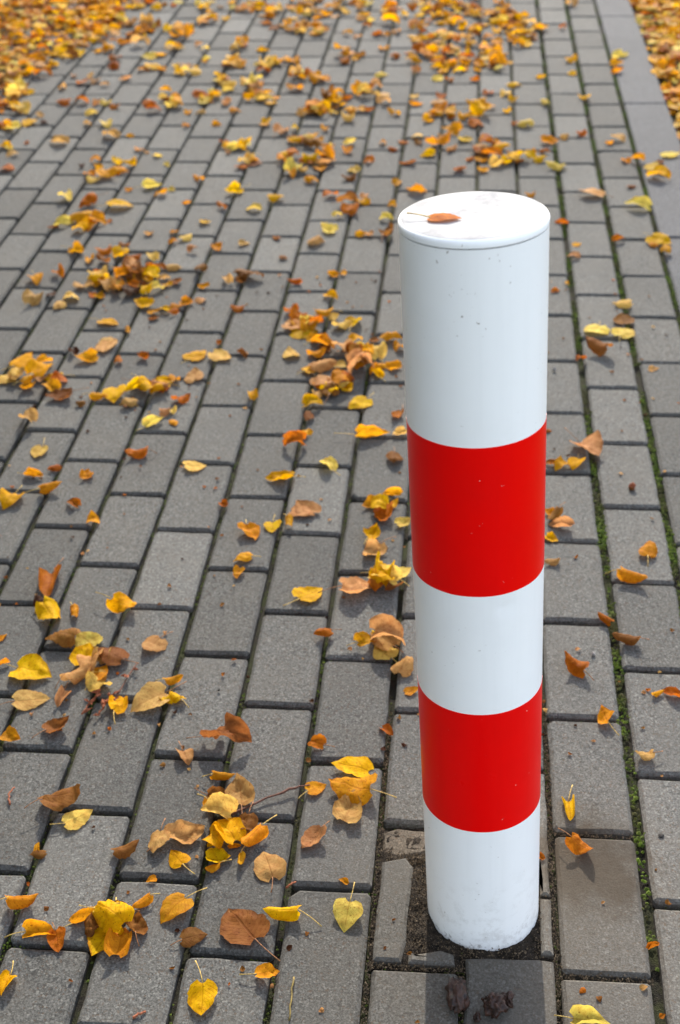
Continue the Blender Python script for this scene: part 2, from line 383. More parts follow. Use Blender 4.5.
# sandy grit washed into the joints and the soil round the post
def grit():
    r = np.random.default_rng(9); P = []
    def line(x0, y0, x1, y1, wid, nn):
        t = r.random(nn); o_ = r.normal(0, wid, nn); L = math.hypot(x1 - x0, y1 - y0)
        for a, b in zip(t, o_): P.append((x0 + (x1 - x0) * a - (y1 - y0) / L * b, y0 + (y1 - y0) * a + (x1 - x0) / L * b))
    line(0, -1.5, 0, 4.5, 0.022, 1500); line(-2, -1.5, -2, 4.0, 0.022, 1100); line(0, 0, 1, 0, 0.022, 260); line(0, 2, 1, 2, 0.02, 120)
    line(-2, 0, -1, 0, 0.02, 260); line(-1, -1.2, -1, 0.2, 0.02, 240); line(-1.5, 0.2, -1.5, 1.6, 0.07, 700); line(-1.9, 1.5, -1.4, 1.5, 0.06, 300)
    line(-0.2, 0.2, -0.1, 1.5, 0.03, 200); line(-1.3, 0.3, -0.3, 0.25, 0.05, 300)
    P = np.array(P) * W; n = len(P); S = r.uniform(0.0005, 0.0015, n)
    base = np.array([(1, 0, 0), (-0.5, 0.87, 0), (-0.5, -0.87, 0), (0, 0, 0.9), (0, 0, -0.9)])
    V = base[None] * r.uniform(0.6, 1.4, (n, 5, 1)) * S[:, None, None]; a = r.uniform(0, 6.28, n)
    x = V[:, :, 0] * np.cos(a)[:, None] - V[:, :, 1] * np.sin(a)[:, None]; y = V[:, :, 0] * np.sin(a)[:, None] + V[:, :, 1] * np.cos(a)[:, None]
    V[:, :, 0] = x + P[:, 0:1]; V[:, :, 1] = y + P[:, 1:2]; V[:, :, 2] += r.uniform(-0.0075, -0.0015, (n, 1))
    f = np.array([(0, 1, 3), (1, 2, 3), (2, 0, 3), (1, 0, 4), (2, 1, 4), (0, 2, 4)])
    F = (np.arange(n)[:, None, None] * 5 + f[None]).reshape(-1, 3)
    mt, nt, b = new_mat('grit'); nn = N(nt); isl = nn.new('ShaderNodeNewGeometry').outputs['Random Per Island']
    c = nn.mix(isl, (0.05, 0.035, 0.02), (0.17, 0.125, 0.08)); nn.link(c, b.inputs['Base Color']); b.inputs['Roughness'].default_value = 0.9; spec(b, 0.2)
    return mesh_obj('joint_grit', V.reshape(-1, 3).tolist(), F.tolist(), mt)
tag(grit(), 'brown sandy grit in the joints round the foot of the bollard', 'grit', kind='stuff')

# ---------------------------------------------------------------- the post
AX = Vector((-0.0405, 0.0446, 1.0)).normalized(); PB = Vector((-0.7894 * W, 0.9047 * W, 0)); PR = 0.6154 * W; PH = 7.92 * W
bollard = bpy.data.objects.new('bollard', None); COL.objects.link(bollard); bollard.location = PB
bollard.rotation_mode = 'QUATERNION'; bollard.rotation_quaternion = Vector((0, 0, 1)).rotation_difference(AX)
tag(bollard, 'leaning white round bollard with two red bands standing in grey pavers', 'bollard')
def lathe(name, prof, mat, parent, seg=96, wob=0.0, cap=True, closed=False):
    V, F = [], []; k = len(prof)
    for rr, z in prof:
        for s in range(seg):
            a = 2 * math.pi * s / seg; z_ = z + (0.0003 * noise.noise(Vector((math.cos(a) * 2.5, math.sin(a) * 2.5, round(z, 2) * 9))) if name == 'red_band' else 0)
            dent = -0.0016 * math.exp(-((a + 1.25) % 6.2832 - 0.0) ** 2 / 0.06 - ((z - 4.40 * W) / 0.006) ** 2) if name == 'post' else 0
            q = (rr + dent) * (1 + wob * noise.noise(Vector((math.cos(a) * 1.3, math.sin(a) * 1.3, z * 6))))
            V.append((q * math.cos(a), q * math.sin(a), z_))
    for i in range(k if closed else k - 1):
        i2 = (i + 1) % k
        for s in range(seg):
            t = (s + 1) % seg; F.append((i * seg + s, i * seg + t, i2 * seg + t, i2 * seg + s))
    if cap and not closed: F.append(tuple(range((k - 1) * seg, k * seg)))
    o = mesh_obj(name, V, F, mat, parent, smooth=True)
    bm = bmesh.new(); bm.from_mesh(o.data)
    for e in bm.edges:
        if len(e.link_faces) == 2 and e.calc_face_angle() > 0.6: e.smooth = False
    bm.to_mesh(o.data); bm.free()
    return o
zt = PH - 0.0085
lathe('post', [(PR, -0.06), (PR, 0.0)] + [(PR, zt * i / 120) for i in range(1, 121)] + [(PR - 0.003, zt)], M_WHITE, bollard, cap=False)
lathe('seam', [(PR - 0.0018, zt - 0.0015), (PR - 0.0014, zt + 0.0014)], M_SEAM, bollard, cap=False)
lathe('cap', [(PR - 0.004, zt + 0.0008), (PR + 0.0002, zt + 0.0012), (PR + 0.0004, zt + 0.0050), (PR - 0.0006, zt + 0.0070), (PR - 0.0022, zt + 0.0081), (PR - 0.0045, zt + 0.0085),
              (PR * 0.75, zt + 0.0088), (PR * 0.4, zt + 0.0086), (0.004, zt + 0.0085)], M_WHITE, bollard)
cap = bpy.data.objects[[o.name for o in bollard.children if o.name.startswith('cap')][0]]; cap.data.materials.append(M_CAP_DIMMED)     # upper face: smudged white, its colour darkened to hold back strong sunlight
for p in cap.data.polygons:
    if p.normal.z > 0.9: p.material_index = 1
T = 0.00016
for z0, z1, lab in ((1.655, 3.185, 'lower red band'), (4.555, 6.085, 'upper red band')):
    z0 *= W; z1 *= W
    prof = [(PR + T, z0), (PR + T, z0 + 0.0004)] + [(PR + T, z0 + (z1 - z0) * i / 6) for i in range(1, 6)] + [(PR + T, z1 - 0.0004), (PR + T, z1), (PR - 0.0005, z1), (PR - 0.0005, z1 - 0.001), (PR - 0.0005, z0 + 0.001), (PR - 0.0005, z0)]
    o = lathe('red_band', prof, M_RED, bollard, closed=True, cap=False); o['label'] = lab

# ---------------------------------------------------------------- leaves
CLS = {'Y': (0.68, 0.385, 0.002), 'P': (0.68, 0.50, 0.10), 'O': (0.58, 0.265, 0.008), 'R': (0.39, 0.115, 0.006), 'B': (0.22, 0.092, 0.020), 'T': (0.50, 0.285, 0.095), 'D': (0.055, 0.020, 0.008)}
PROF_V = [0, .06, .16, .30, .45, .60, .75, .88, .96, 1.0]; PROF_W = [.16, .36, .47, .50, .47, .39, .27, .13, .045, .0]
def leaf_geom(L, style, cls, r, nu=9, nv=11):
    """a lime leaf lying along +Y from its stem end, bent into shape; lowest point at z = 0"""
    asym = r.uniform(-0.1, 0.1); wide = r.uniform(0.80, 1.0)
    k = m_ = tw = fold = 0.0; am = 0.03
    if style == 'G': k = -0.45; m_ = -0.35; am = 0.025; tilt = 0; wide = 0.78
    elif style == 'F': k = r.uniform(-0.9, 0.9); m_ = r.uniform(-0.8, 0.8); am = 0.06; tilt = r.uniform(-9, 9); fold = r.uniform(-0.12, 0.2)
    elif style == 'C': k = r.choice((-1, 1, 1)) * r.uniform(1.5, 3.6); m_ = r.choice((-1, 1)) * r.uniform(0.4, 2.0); tw = r.uniform(-1.0, 1.0); am = 0.10; tilt = r.uniform(-15, 15)
    elif style == 'R': k = r.choice((-1, 1)) * r.uniform(4.0, 6.2); m_ = r.uniform(-0.9, 0.9); tw = r.uniform(-0.7, 0.7); am = 0.05; tilt = r.uniform(-14, 14)
    else: k = r.uniform(2.0, 4.5) * r.choice((-1, 1)); m_ = r.uniform(1.5, 3.5) * r.choice((-1, 1)); tw = r.uniform(-2, 2); am = 0.17; tilt = r.uniform(-25, 25)
    sx = r.uniform(0, 50); flat = style == 'G'; jag = [1 + r.uniform(-0.07, 0.05) for _ in range(2 * (nv + 1))]
    skew = 0.0 if flat else r.uniform(-0.3, 0.3); base = CLS[cls]; hv = r.uniform(0.78, 1.18); hg = r.uniform(0.84, 1.12)
    edge = CLS['R'] if cls in 'YOP' else CLS['B'] if cls in 'TR' else CLS['D']
    eamt = r.uniform(0.0, 0.9) if cls not in 'P' else r.uniform(0, 0.4)
    V = []; C = []; UV = []
    for j in range(nv + 1):
        v = j / nv; hw = np.interp(v, PROF_V, PROF_W)
        for i in range(nu + 1):
            u = 2 * i / nu - 1
            e = jag[2 * j + (u > 0)] if i in (0, nu) else 1.0
            x = u * hw * wide * e * (1 + asym * u); y = v - 0.11 * u * u * (1 - v) ** 4 - 0.02
            x += 0.10 * asym * math.sin(v * 3)
            xs = x + skew * (y - 0.5) * 0.6            # rolling axis slanted to the midrib
            z = fold * abs(x)
            nn = noise.noise(Vector((x * 3.2 + sx, y * 3.2, 0.7))) * am + noise.noise(Vector((x * 8 + sx, y * 8, 2.7))) * am * 0.5 + abs(noise.noise(Vector((x * 5 + sx, y * 5, 6.1)))) * am * 0.7
            ka = k * (0.75 + 0.5 * v)
            if abs(ka) > 1e-3:
                x2 = math.sin(ka * xs) / ka - skew * (y - 0.5) * 0.6 * math.cos(ka * xs) * 0; z += (1 - math.cos(ka * xs)) / ka
            else: x2 = xs
            z += nn
            t = tw * (y - 0.5); x3 = x2 * math.cos(t) - z * math.sin(t); z3 = x2 * math.sin(t) + z * math.cos(t)
            if abs(m_) > 1e-3:
                a = m_ * (y - 0.4); y3 = math.sin(a) / m_ - z3 * math.sin(a); z4 = (1 - math.cos(a)) / m_ + z3 * math.cos(a)
            else: y3, z4 = y, z3
            V.append((x3 * L, y3 * L, z4 * L)); UV.append((i / nu, v))
            n1 = noise.noise(Vector((x * 4 + sx, y * 4, 9.0)))
            q = min(1, max(0, (abs(u) - 0.55) * 1.6 + (v - 0.75) * 1.2 + n1 * 0.9)) * eamt
            cc = [base[a] * hv * (1 - q) + edge[a] * q for a in range(3)]; cc[1] *= hg
            C.append(cc)
    F = []
    for j in range(nv):
        for i in range(nu):
            a = j * (nu + 1) + i; F.append((a, a + 1, a + nu + 2, a + nu + 1))
    rt = Matrix.Rotation(math.radians(tilt), 3, 'Y') @ Matrix.Rotation(math.radians(0 if flat else r.uniform(-9, 9)), 3, 'X')
    V = [rt @ Vector(p) for p in V]; zm = min(p.z for p in V)
    mx = sum(p.x for p in V) / len(V); my = sum(p.y for p in V) / len(V)
    V = [(p.x - mx, p.y - my, p.z - zm) for p in V]
    return V, F, C, UV
def finish_leaf(me, F, C, UV):
    at = me.color_attributes.new('leafcol', 'FLOAT_COLOR', 'POINT')
    at.data.foreach_set('color', [x for c in C for x in (c[0], c[1], c[2], 1)])
    ul = me.uv_layers.new(name='UVMap'); idx = np.zeros(len(me.loops), int); me.loops.foreach_get('vertex_index', idx)
    ul.data.foreach_set('uv', np.array(UV)[idx].ravel())
    me.polygons.foreach_set('use_smooth', [True] * len(me.polygons)); me.materials.append(M_LEAF)
def tube(pts, radii, seg=5):
    V, F = [], []; k = len(pts)
    for i in range(k):
        d = (pts[min(i + 1, k - 1)] - pts[max(i - 1, 0)]).normalized(); a = d.cross(Vector((0.1, 0.2, 1))).normalized(); b = d.cross(a)
        for s in range(seg):
            t = 2 * math.pi * s / seg; V.append(tuple(pts[i] + (a * math.cos(t) + b * math.sin(t)) * radii[i]))
    for i in range(k - 1):
        for s in range(seg):
            t = (s + 1) % seg; F.append((i * seg + s, i * seg + t, (i + 1) * seg + t, (i + 1) * seg + s))
    F.append(tuple(range(seg))[::-1]); F.append(tuple(range((k - 1) * seg, k * seg)))
    return V, F
def make_leaf(x, y, z, L, head, cls, style, stem, label, r, group='fallen autumn leaves on the pavers'):
    """head: world angle in which the stem points"""
    V, F, C, UV = leaf_geom(L, style, cls, r, 11, 14)
    o = mesh_obj('fallen_leaf', V, F, None); finish_leaf(o.data, F, C, UV)
    o.location = (x, y, z + 0.0006); o.rotation_euler = (0, 0, head + math.pi / 2)
    tag(o, label, 'leaf', group)
    if stem:
        nu = 9; p0 = (Vector(V[5]) + Vector(V[6])) / 2; SL = L * r.uniform(0.45, 0.75); b1 = r.uniform(-0.35, 0.35)
        e = p0 + Vector((b1 * SL, -SL, 0)); e.z = max(0.0012, p0.z * r.uniform(0.1, 0.9) + r.uniform(-0.2, 0.5) * SL * 0.4)
        mdl = (p0 + e) / 2 + Vector((-b1 * SL * 0.25, 0, r.uniform(0, 0.12) * SL))
        pts = [p0 * (1 - t) ** 2 + mdl * 2 * t * (1 - t) + e * t * t for t in (0, .25, .5, .75, 1)]
        rad = [0.0007, 0.00055, 0.0005, 0.0005, 0.0008]
        SV, SF = tube(pts, rad)
        mesh_obj('leaf_stem', SV, SF, M_STEMY if cls in 'YPO' else M_STEMB, o, smooth=True)
    return o
# (x mm, y mm, length mm, stem heading deg, colour, shape, has stem, lift mm, label)
LEAVES = [
    (-354, 40, 58, 301, 'B', 'F', 1, 0, "larger flat brown leaf two columns left of bollard, level with bollard's foot"),
    (-507, 7, 46, 77, 'Y', 'F', 1, 0, "larger flat bright yellow leaf three columns left of bollard, level with bollard's foot"),
    (-538, 403, 56, 34, 'T', 'F', 1, 0, "flat tan leaf four columns left of bollard, level with lower red band"),
    (-248, 255, 58, 337, 'O', 'C', 1, 0, "curled amber leaf one column left of bollard, level with lower red band"),
    (-713, 456, 58, 163, 'Y', 'F', 1, 0, "flat bright yellow leaf five columns left of bollard, level with middle white band"),
    (-747, 661, 63, 96, 'R', 'R', 1, 0, "rolled rust orange leaf six columns left of bollard, level with upper red band"),
    (-503, 32, 56, 331, 'Y', 'D', 0, 5, "crumpled bright yellow leaf three columns left of bollard, level with bollard's foot"),
    (-435, 54, 44, 54, 'O', 'F', 1, 0, "flat amber leaf three columns left of bollard, level with bollard's foot"),
    (-335, 130, 45, 285, 'T', 'F', 1, 0, "flat tan leaf two columns left of bollard, level with bollard's foot"),
    (-251, 295, 49, 346, 'Y', 'F', 0, 0, "flat bright yellow leaf one column left of bollard, level with lower red band"),
    (-380, -65, 40, 100, 'Y', 'F', 1, 0, "flat bright yellow leaf two columns left of bollard, by the bottom edge"),
    (-604, 212, 52, 205, 'B', 'C', 1, 0, "curled brown leaf four columns left of bollard, level with lower red band"),
    (-387, 245, 52, 286, 'T', 'C', 1, 0, "curled tan leaf two columns left of bollard, level with lower red band"),
    (-604, 1814, 64, 173, 'B', 'D', 0, 0, "crumpled brown leaf four columns left of bollard, eight rows beyond it"),
    (33, -59, 39, 182, 'P', 'R', 1, 0, "rolled pale yellow leaf one column right of bollard, by the bottom edge"),
    (-439, 169, 49, 211, 'T', 'C', 1, 0, "larger curled tan leaf three columns left of bollard, level with bollard's foot"),
    (-246, 225, 50, 248, 'T', 'C', 0, 0, "curled tan leaf one column left of bollard, level with lower red band"),
    (-393, 175, 49, 307, 'Y', 'C', 0, 0, "rightmost curled bright yellow leaf two columns left of bollard, level with bollard's foot"),
    (-215, 551, 56, 164, 'T', 'C', 0, 5, "nearer curled tan leaf one column left of bollard, level with middle white band"),
    (-699, 400, 48, 194, 'T', 'F', 1, 0, "flat tan leaf five columns left of bollard, level with middle white band"),
    (-411, 334, 58, 170, 'B', 'D', 1, 0, "crumpled brown leaf two columns left of bollard, level with lower red band"),
    (-269, 679, 60, 199, 'T', 'C', 1, 0, "farther curled tan leaf one column left of bollard, level with middle white band"),
    (101, 1096, 64, 125, 'T', 'C', 1, 0, "curled tan leaf one column right of bollard, level with upper red band"),
    (-485, 7, 44, 276, 'O', 'C', 0, 0, "larger curled amber leaf three columns left of bollard, level with bollard's foot"),
    (-310, 55, 40, 354, 'Y', 'R', 1, 0, "larger rolled bright yellow leaf two columns left of bollard, level with bollard's foot"),
    (-235, 57, 39, 77, 'P', 'F', 1, 0, "flat pale yellow leaf one column left of bollard, level with bollard's foot"),
    (-578, 13, 38, 184, 'O', 'R', 1, 0, "middle rolled amber leaf four columns left of bollard, level with bollard's foot"),
    (-531, 39, 39, 210, 'O', 'R', 1, 0, "rightmost rolled amber leaf four columns left of bollard, level with bollard's foot"),
    (-359, 162, 41, 54, 'O', 'R', 1, 0, "larger rolled amber leaf two columns left of bollard, level with bollard's foot"),
    (-723, 580, 55, 126, 'Y', 'C', 0, 0, "curled bright yellow leaf six columns left of bollard, level with middle white band"),
    (-279, 1134, 61, 192, 'O', 'R', 1, 0, "larger rolled amber leaf one column left of bollard, level with upper red band"),
    (-408, 201, 45, 3, 'P', 'C', 0, 2, "curled pale yellow leaf two columns left of bollard, level with bollard's foot"),
    (-693, 526, 52, 2, 'B', 'C', 0, 0, "curled brown leaf five columns left of bollard, level with middle white band"),
    (-611, 493, 44, 333, 'B', 'F', 1, 3, "flat brown leaf four columns left of bollard, level with middle white band"),
    (-648, 495, 50, 263, 'Y', 'C', 1, 0, "curled bright yellow leaf five columns left of bollard, level with middle white band"),
    (-342, 661, 47, 234, 'Y', 'F', 1, 0, "flat bright yellow leaf two columns left of bollard, level with middle white band"),
    (-246, 873, 57, 75, 'R', 'C', 0, 0, "curled rust orange leaf one column left of bollard, level with upper red band"),
    (-227, 555, 44, 315, 'T', 'F', 1, 1, "flat tan leaf one column left of bollard, level with middle white band"),
    (-233, 696, 58, 99, 'Y', 'D', 0, 4, "crumpled bright yellow leaf one column left of bollard, level with upper red band"),
    (-609, 52, 35, 203, 'O', 'R', 1, 0, "leftmost rolled amber leaf four columns left of bollard, level with bollard's foot"),
    (-579, 188, 37, 212, 'P', 'F', 1, 0, "flat pale yellow leaf four columns left of bollard, level with bollard's foot"),
    (-243, 683, 50, 84, 'R', 'C', 0, 1, "larger curled rust orange leaf one column left of bollard, level with middle white band"),
    (-287, 170, 39, 63, 'T', 'C', 1, 0, "curled tan leaf one column left of bollard, level with bollard's foot"),
    (24, 239, 36, 86, 'Y', 'R', 1, 0, "rolled bright yellow leaf one column right of bollard, level with lower red band"),
    (-657, 531, 42, 317, 'P', 'F', 1, 0, "flat pale yellow leaf five columns left of bollard, level with middle white band"),
    (-646, 451, 42, 225, 'T', 'R', 1, 0, "larger rolled tan leaf five columns left of bollard, level with middle white band"),
    (-1083, 2247, 64, 54, 'R', 'D', 1, 0, "crumpled rust orange leaf nine columns left of bollard, ten rows beyond it"),
    (-992, 2235, 64, 201, 'Y', 'F', 1, 0, "flat bright yellow leaf eight columns left of bollard, ten rows beyond it"),
    (144, 719, 43, 149, 'O', 'R', 1, 0, "rolled amber leaf two columns right of bollard, level with upper red band"),
    (-849, 1460, 57, 104, 'T', 'F', 0, 0, "larger flat tan leaf seven columns left of bollard, seven rows beyond it"),
    (-376, 889, 46, 313, 'T', 'F', 0, 3, "farther flat tan leaf two columns left of bollard, level with upper red band"),
    (138, 1481, 57, 318, 'B', 'R', 0, 0, "rolled brown leaf two columns right of bollard, seven rows beyond it"),
    (-236, 690, 47, 344, 'P', 'C', 1, 9, "leftmost curled pale yellow leaf one column left of bollard, level with upper red band"),
    (-505, 41, 35, 17, 'B', 'C', 1, 0, "left-hand curled brown leaf three columns left of bollard, level with bollard's foot"),
    (-472, 31, 34, 278, 'B', 'C', 1, 0, "right-hand curled brown leaf three columns left of bollard, level with bollard's foot"),
    (-403, 19, 30, 196, 'B', 'F', 1, 0, "smaller flat brown leaf two columns left of bollard, level with bollard's foot"),
    (-507, 140, 33, 214, 'B', 'R', 0, 0, "rolled brown leaf three columns left of bollard, level with bollard's foot"),
    (-473, 151, 37, 98, 'T', 'C', 1, 0, "smaller curled tan leaf three columns left of bollard, level with bollard's foot"),
    (-634, 472, 43, 88, 'T', 'C', 0, 0, "left-hand curled tan leaf five columns left of bollard, level with middle white band"),
    (-615, 607, 45, 155, 'Y', 'C', 1, 0, "curled bright yellow leaf four columns left of bollard, level with middle white band"),
    (-557, 521, 39, 62, 'T', 'F', 1, 0, "flat tan leaf four columns left of bollard, level with middle white band"),
    (-257, 769, 48, 48, 'T', 'C', 1, 0, "curled tan leaf one column left of bollard, level with upper red band"),
    (-224, 529, 38, 311, 'P', 'F', 1, 0, "flat pale yellow leaf one column left of bollard, level with middle white band"),
    (-890, 1249, 58, 24, 'B', 'C', 1, 0, "curled brown leaf seven columns left of bollard, six rows beyond it"),
    (-1073, 2448, 64, 180, 'O', 'C', 0, 0, "curled amber leaf nine columns left of bollard, eleven rows beyond it"),
    (-450, 1542, 56, 186, 'Y', 'F', 0, 0, "larger flat bright yellow leaf three columns left of bollard, seven rows beyond it"),
    (-389, 1315, 51, 123, 'T', 'F', 1, 5, "flat tan leaf two columns left of bollard, six rows beyond it"),
    (-493, 41, 34, 167, 'O', 'C', 0, 2, "smaller curled amber leaf three columns left of bollard, level with bollard's foot"),
    (-598, -59, 29, 81, 'Y', 'R', 1, 0, "rolled bright yellow leaf four columns left of bollard, by the bottom edge"),
    (35, 173, 35, 132, 'R', 'C', 1, 0, "curled rust orange leaf one column right of bollard, level with bollard's foot"),
    (-648, 348, 39, 221, 'B', 'C', 1, 0, "curled brown leaf five columns left of bollard, level with lower red band"),
    (-378, 877, 43, 169, 'T', 'F', 0, 0, "nearer flat tan leaf two columns left of bollard, level with upper red band"),
    (43, 509, 41, 319, 'R', 'C', 1, 0, "curled rust orange leaf one column right of bollard, level with middle white band"),
    (-1002, 1398, 52, 232, 'Y', 'F', 1, 0, "flat bright yellow leaf eight columns left of bollard, six rows beyond it"),
    (-997, 1334, 57, 303, 'T', 'C', 0, 0, "curled tan leaf eight columns left of bollard, six rows beyond it"),
    (-394, 1394, 57, 203, 'T', 'C', 1, 0, "curled tan leaf two columns left of bollard, six rows beyond it"),
    (-861, 1812, 64, 119, 'B', 'D', 0, 0, "crumpled brown leaf seven columns left of bollard, eight rows beyond it"),
    (-849, 1736, 64, 281, 'D', 'C', 0, 0, "curled dark brown leaf seven columns left of bollard, eight rows beyond it"),
    (179, 2338, 64, 343, 'T', 'F', 1, 0, "flat tan leaf two columns right of bollard, eleven rows beyond it"),
    (141, 1563, 53, 72, 'P', 'F', 1, 0, "left-hand flat pale yellow leaf two columns right of bollard, seven rows beyond it"),
    (-413, 4025, 64, 176, 'Y', 'C', 1, 0, "curled bright yellow leaf three columns left of bollard, nineteen rows beyond it"),
    (-321, 1379, 64, 218, 'T', 'D', 1, 1, "nearer crumpled tan leaf two columns left of bollard, six rows beyond it"),
    (-722, 1274, 50, 131, 'Y', 'R', 1, 4, "right-hand rolled bright yellow leaf six columns left of bollard, six rows beyond it"),
    (-231, 680, 44, 133, 'Y', 'C', 0, 12, "curled bright yellow leaf one column left of bollard, level with middle white band"),
    (-317, 1247, 47, 52, 'Y', 'F', 1, 0, "flat bright yellow leaf two columns left of bollard, six rows beyond it"),
    (-948, 1346, 56, 252, 'Y', 'C', 1, 4, "curled bright yellow leaf eight columns left of bollard, six rows beyond it"),
    (-618, 458, 35, 240, 'O', 'F', 1, 4, "flat amber leaf five columns left of bollard, level with middle white band"),
    (-748, 1288, 49, 30, 'Y', 'R', 0, 1, "left-hand rolled bright yellow leaf six columns left of bollard, six rows beyond it"),
    (-617, 433, 39, 320, 'P', 'C', 0, 0, "curled pale yellow leaf four columns left of bollard, level with middle white band"),
    (-578, 398, 38, 269, 'Y', 'C', 1, 0, "curled bright yellow leaf four columns left of bollard, level with lower red band"),
    (-191, 496, 39, 241, 'T', 'C', 0, 0, "curled tan leaf in line with bollard, level with middle white band"),
    (118, 572, 36, 339, 'B', 'R', 1, 0, "rolled brown leaf two columns right of bollard, level with middle white band"),
    (-783, 1258, 48, 103, 'Y', 'F', 0, 0, "flat bright yellow leaf six columns left of bollard, six rows beyond it"),
    (-877, 886, 47, 80, 'Y', 'C', 1, 0, "curled bright yellow leaf seven columns left of bollard, level with upper red band"),
    (-655, 1437, 50, 244, 'Y', 'F', 1, 0, "flat bright yellow leaf five columns left of bollard, seven rows beyond it"),
    (-604, 1426, 50, 146, 'P', 'F', 0, 0, "flat pale yellow leaf four columns left of bollard, six rows beyond it"),
    (-432, 982, 48, 3, 'Y', 'C', 1, 0, "curled bright yellow leaf three columns left of bollard, level with upper red band"),
    (-1081, 2140, 64, 359, 'O', 'C', 0, 0, "larger curled amber leaf nine columns left of bollard, ten rows beyond it"),
    (-503, 39, 32, 189, 'P', 'C', 1, 10, "curled pale yellow leaf three columns left of bollard, level with bollard's foot"),
    (-356, 1316, 52, 91, 'O', 'C', 0, 4, "nearer curled amber leaf two columns left of bollard, six rows beyond it"),
    (-373, 173, 33, 116, 'T', 'C', 0, 2, "curled tan leaf two columns left of bollard, level with bollard's foot"),
    (-557, 2, 30, 115, 'R', 'C', 1, 0, "curled rust orange leaf four columns left of bollard, level with bollard's foot"),
    (-523, 23, 34, 86, 'B', 'D', 0, 0, "crumpled brown leaf four columns left of bollard, level with bollard's foot"),
    (-395, 134, 32, 179, 'Y', 'C', 0, 0, "middle curled bright yellow leaf two columns left of bollard, level with bollard's foot"),
    (-259, 822, 43, 257, 'Y', 'C', 1, 0, "leftmost curled bright yellow leaf one column left of bollard, level with upper red band"),
    (39, 862, 39, 344, 'T', 'R', 0, 0, "rolled tan leaf one column right of bollard, level with upper red band"),
    (-645, 1348, 47, 289, 'T', 'F', 0, 0, "flat tan leaf five columns left of bollard, six rows beyond it"),
    (-297, 1454, 54, 290, 'P', 'C', 1, 0, "curled pale yellow leaf one column left of bollard, seven rows beyond it"),
    (200, 1565, 49, 252, 'P', 'F', 1, 0, "right-hand flat pale yellow leaf two columns right of bollard, seven rows beyond it"),
    (-622, 498, 38, 263, 'T', 'C', 1, 0, "right-hand curled tan leaf five columns left of bollard, level with middle white band"),
    (-324, 1402, 59, 205, 'T', 'D', 0, 6, "farther crumpled tan leaf two columns left of bollard, six rows beyond it"),
    (-373, 1296, 50, 264, 'B', 'C', 1, 3, "curled brown leaf two columns left of bollard, six rows beyond it"),
    (-362, 1459, 52, 125, 'T', 'C', 0, 2, "curled tan leaf two columns left of bollard, seven rows beyond it"),
    (-402, 156, 31, 136, 'Y', 'C', 0, 4, "leftmost curled bright yellow leaf two columns left of bollard, level with bollard's foot"),
    (-445, 131, 28, 304, 'Y', 'F', 1, 0, "smaller flat bright yellow leaf three columns left of bollard, level with bollard's foot"),
    (-370, 185, 32, 91, 'B', 'C', 1, 0, "curled brown leaf two columns left of bollard, level with bollard's foot"),
    (-456, 815, 42, 110, 'O', 'C', 1, 0, "rightmost curled amber leaf three columns left of bollard, level with upper red band"),
    (-207, 717, 35, 212, 'P', 'F', 0, 0, "flat pale yellow leaf one column left of bollard, level with upper red band"),
    (174, 800, 40, 264, 'O', 'C', 1, 0, "curled amber leaf two columns right of bollard, level with upper red band"),
    (-815, 926, 40, 202, 'O', 'R', 1, 0, "rolled amber leaf six columns left of bollard, level with upper red band"),
    (287, 2253, 63, 358, 'P', 'C', 0, 0, "curled pale yellow leaf three columns right of bollard, ten rows beyond it"),
    (323, 2041, 53, 132, 'Y', 'F', 1, 0, "flat bright yellow leaf on the kerb, nine rows beyond bollard"),
    (202, 1625, 48, 274, 'B', 'F', 0, 0, "flat brown leaf two columns right of bollard, seven rows beyond it"),
    (-473, 1564, 47, 167, 'T', 'F', 0, 2, "flat tan leaf three columns left of bollard, seven rows beyond it"),
    (-473, 60, 26, 43, 'O', 'R', 1, 0, "rolled amber leaf three columns left of bollard, level with bollard's foot"),
    (-708, 321, 33, 167, 'O', 'C', 0, 0, "curled amber leaf five columns left of bollard, level with lower red band"),
    (-410, 267, 29, 177, 'O', 'R', 1, 0, "rolled amber leaf two columns left of bollard, level with lower red band"),
    (79, 412, 33, 288, 'O', 'C', 1, 0, "curled amber leaf one column right of bollard, level with lower red band"),
    (30, 882, 36, 66, 'B', 'R', 1, 0, "rolled brown leaf one column right of bollard, level with upper red band"),
    (-877, 1407, 49, 17, 'O', 'C', 0, 0, "right-hand curled amber leaf seven columns left of bollard, six rows beyond it"),
    (-686, 1163, 41, 224, 'P', 'R', 1, 0, "rolled pale yellow leaf five columns left of bollard, five rows beyond it"),
    (-873, 1048, 39, 81, 'P', 'F', 1, 0, "flat pale yellow leaf seven columns left of bollard, level with upper red band"),
    (-468, 1448, 44, 291, 'P', 'F', 0, 0, "flat pale yellow leaf three columns left of bollard, seven rows beyond it"),
    (-582, 1014, 38, 204, 'P', 'F', 0, 0, "flat pale yellow leaf four columns left of bollard, level with upper red band"),
    (-403, 1486, 50, 163, 'O', 'C', 0, 0, "curled amber leaf two columns left of bollard, seven rows beyond it"),
    (-345, 1446, 55, 348, 'R', 'D', 0, 0, "crumpled rust orange leaf two columns left of bollard, seven rows beyond it"),
    (-252, 892, 41, 89, 'Y', 'C', 0, 2, "middle curled bright yellow leaf one column left of bollard, level with upper red band"),
    (-1057, 1679, 54, 264, 'T', 'C', 0, 0, "curled tan leaf nine columns left of bollard, eight rows beyond it"),
    (-468, 1609, 52, 262, 'R', 'C', 0, 0, "curled rust orange leaf three columns left of bollard, seven rows beyond it"),
    (-312, 2078, 64, 257, 'B', 'D', 1, 0, "crumpled brown leaf two columns left of bollard, ten rows beyond it"),
    (99, 3937, 64, 326, 'O', 'C', 0, 0, "curled amber leaf one column right of bollard, nineteen rows beyond it"),
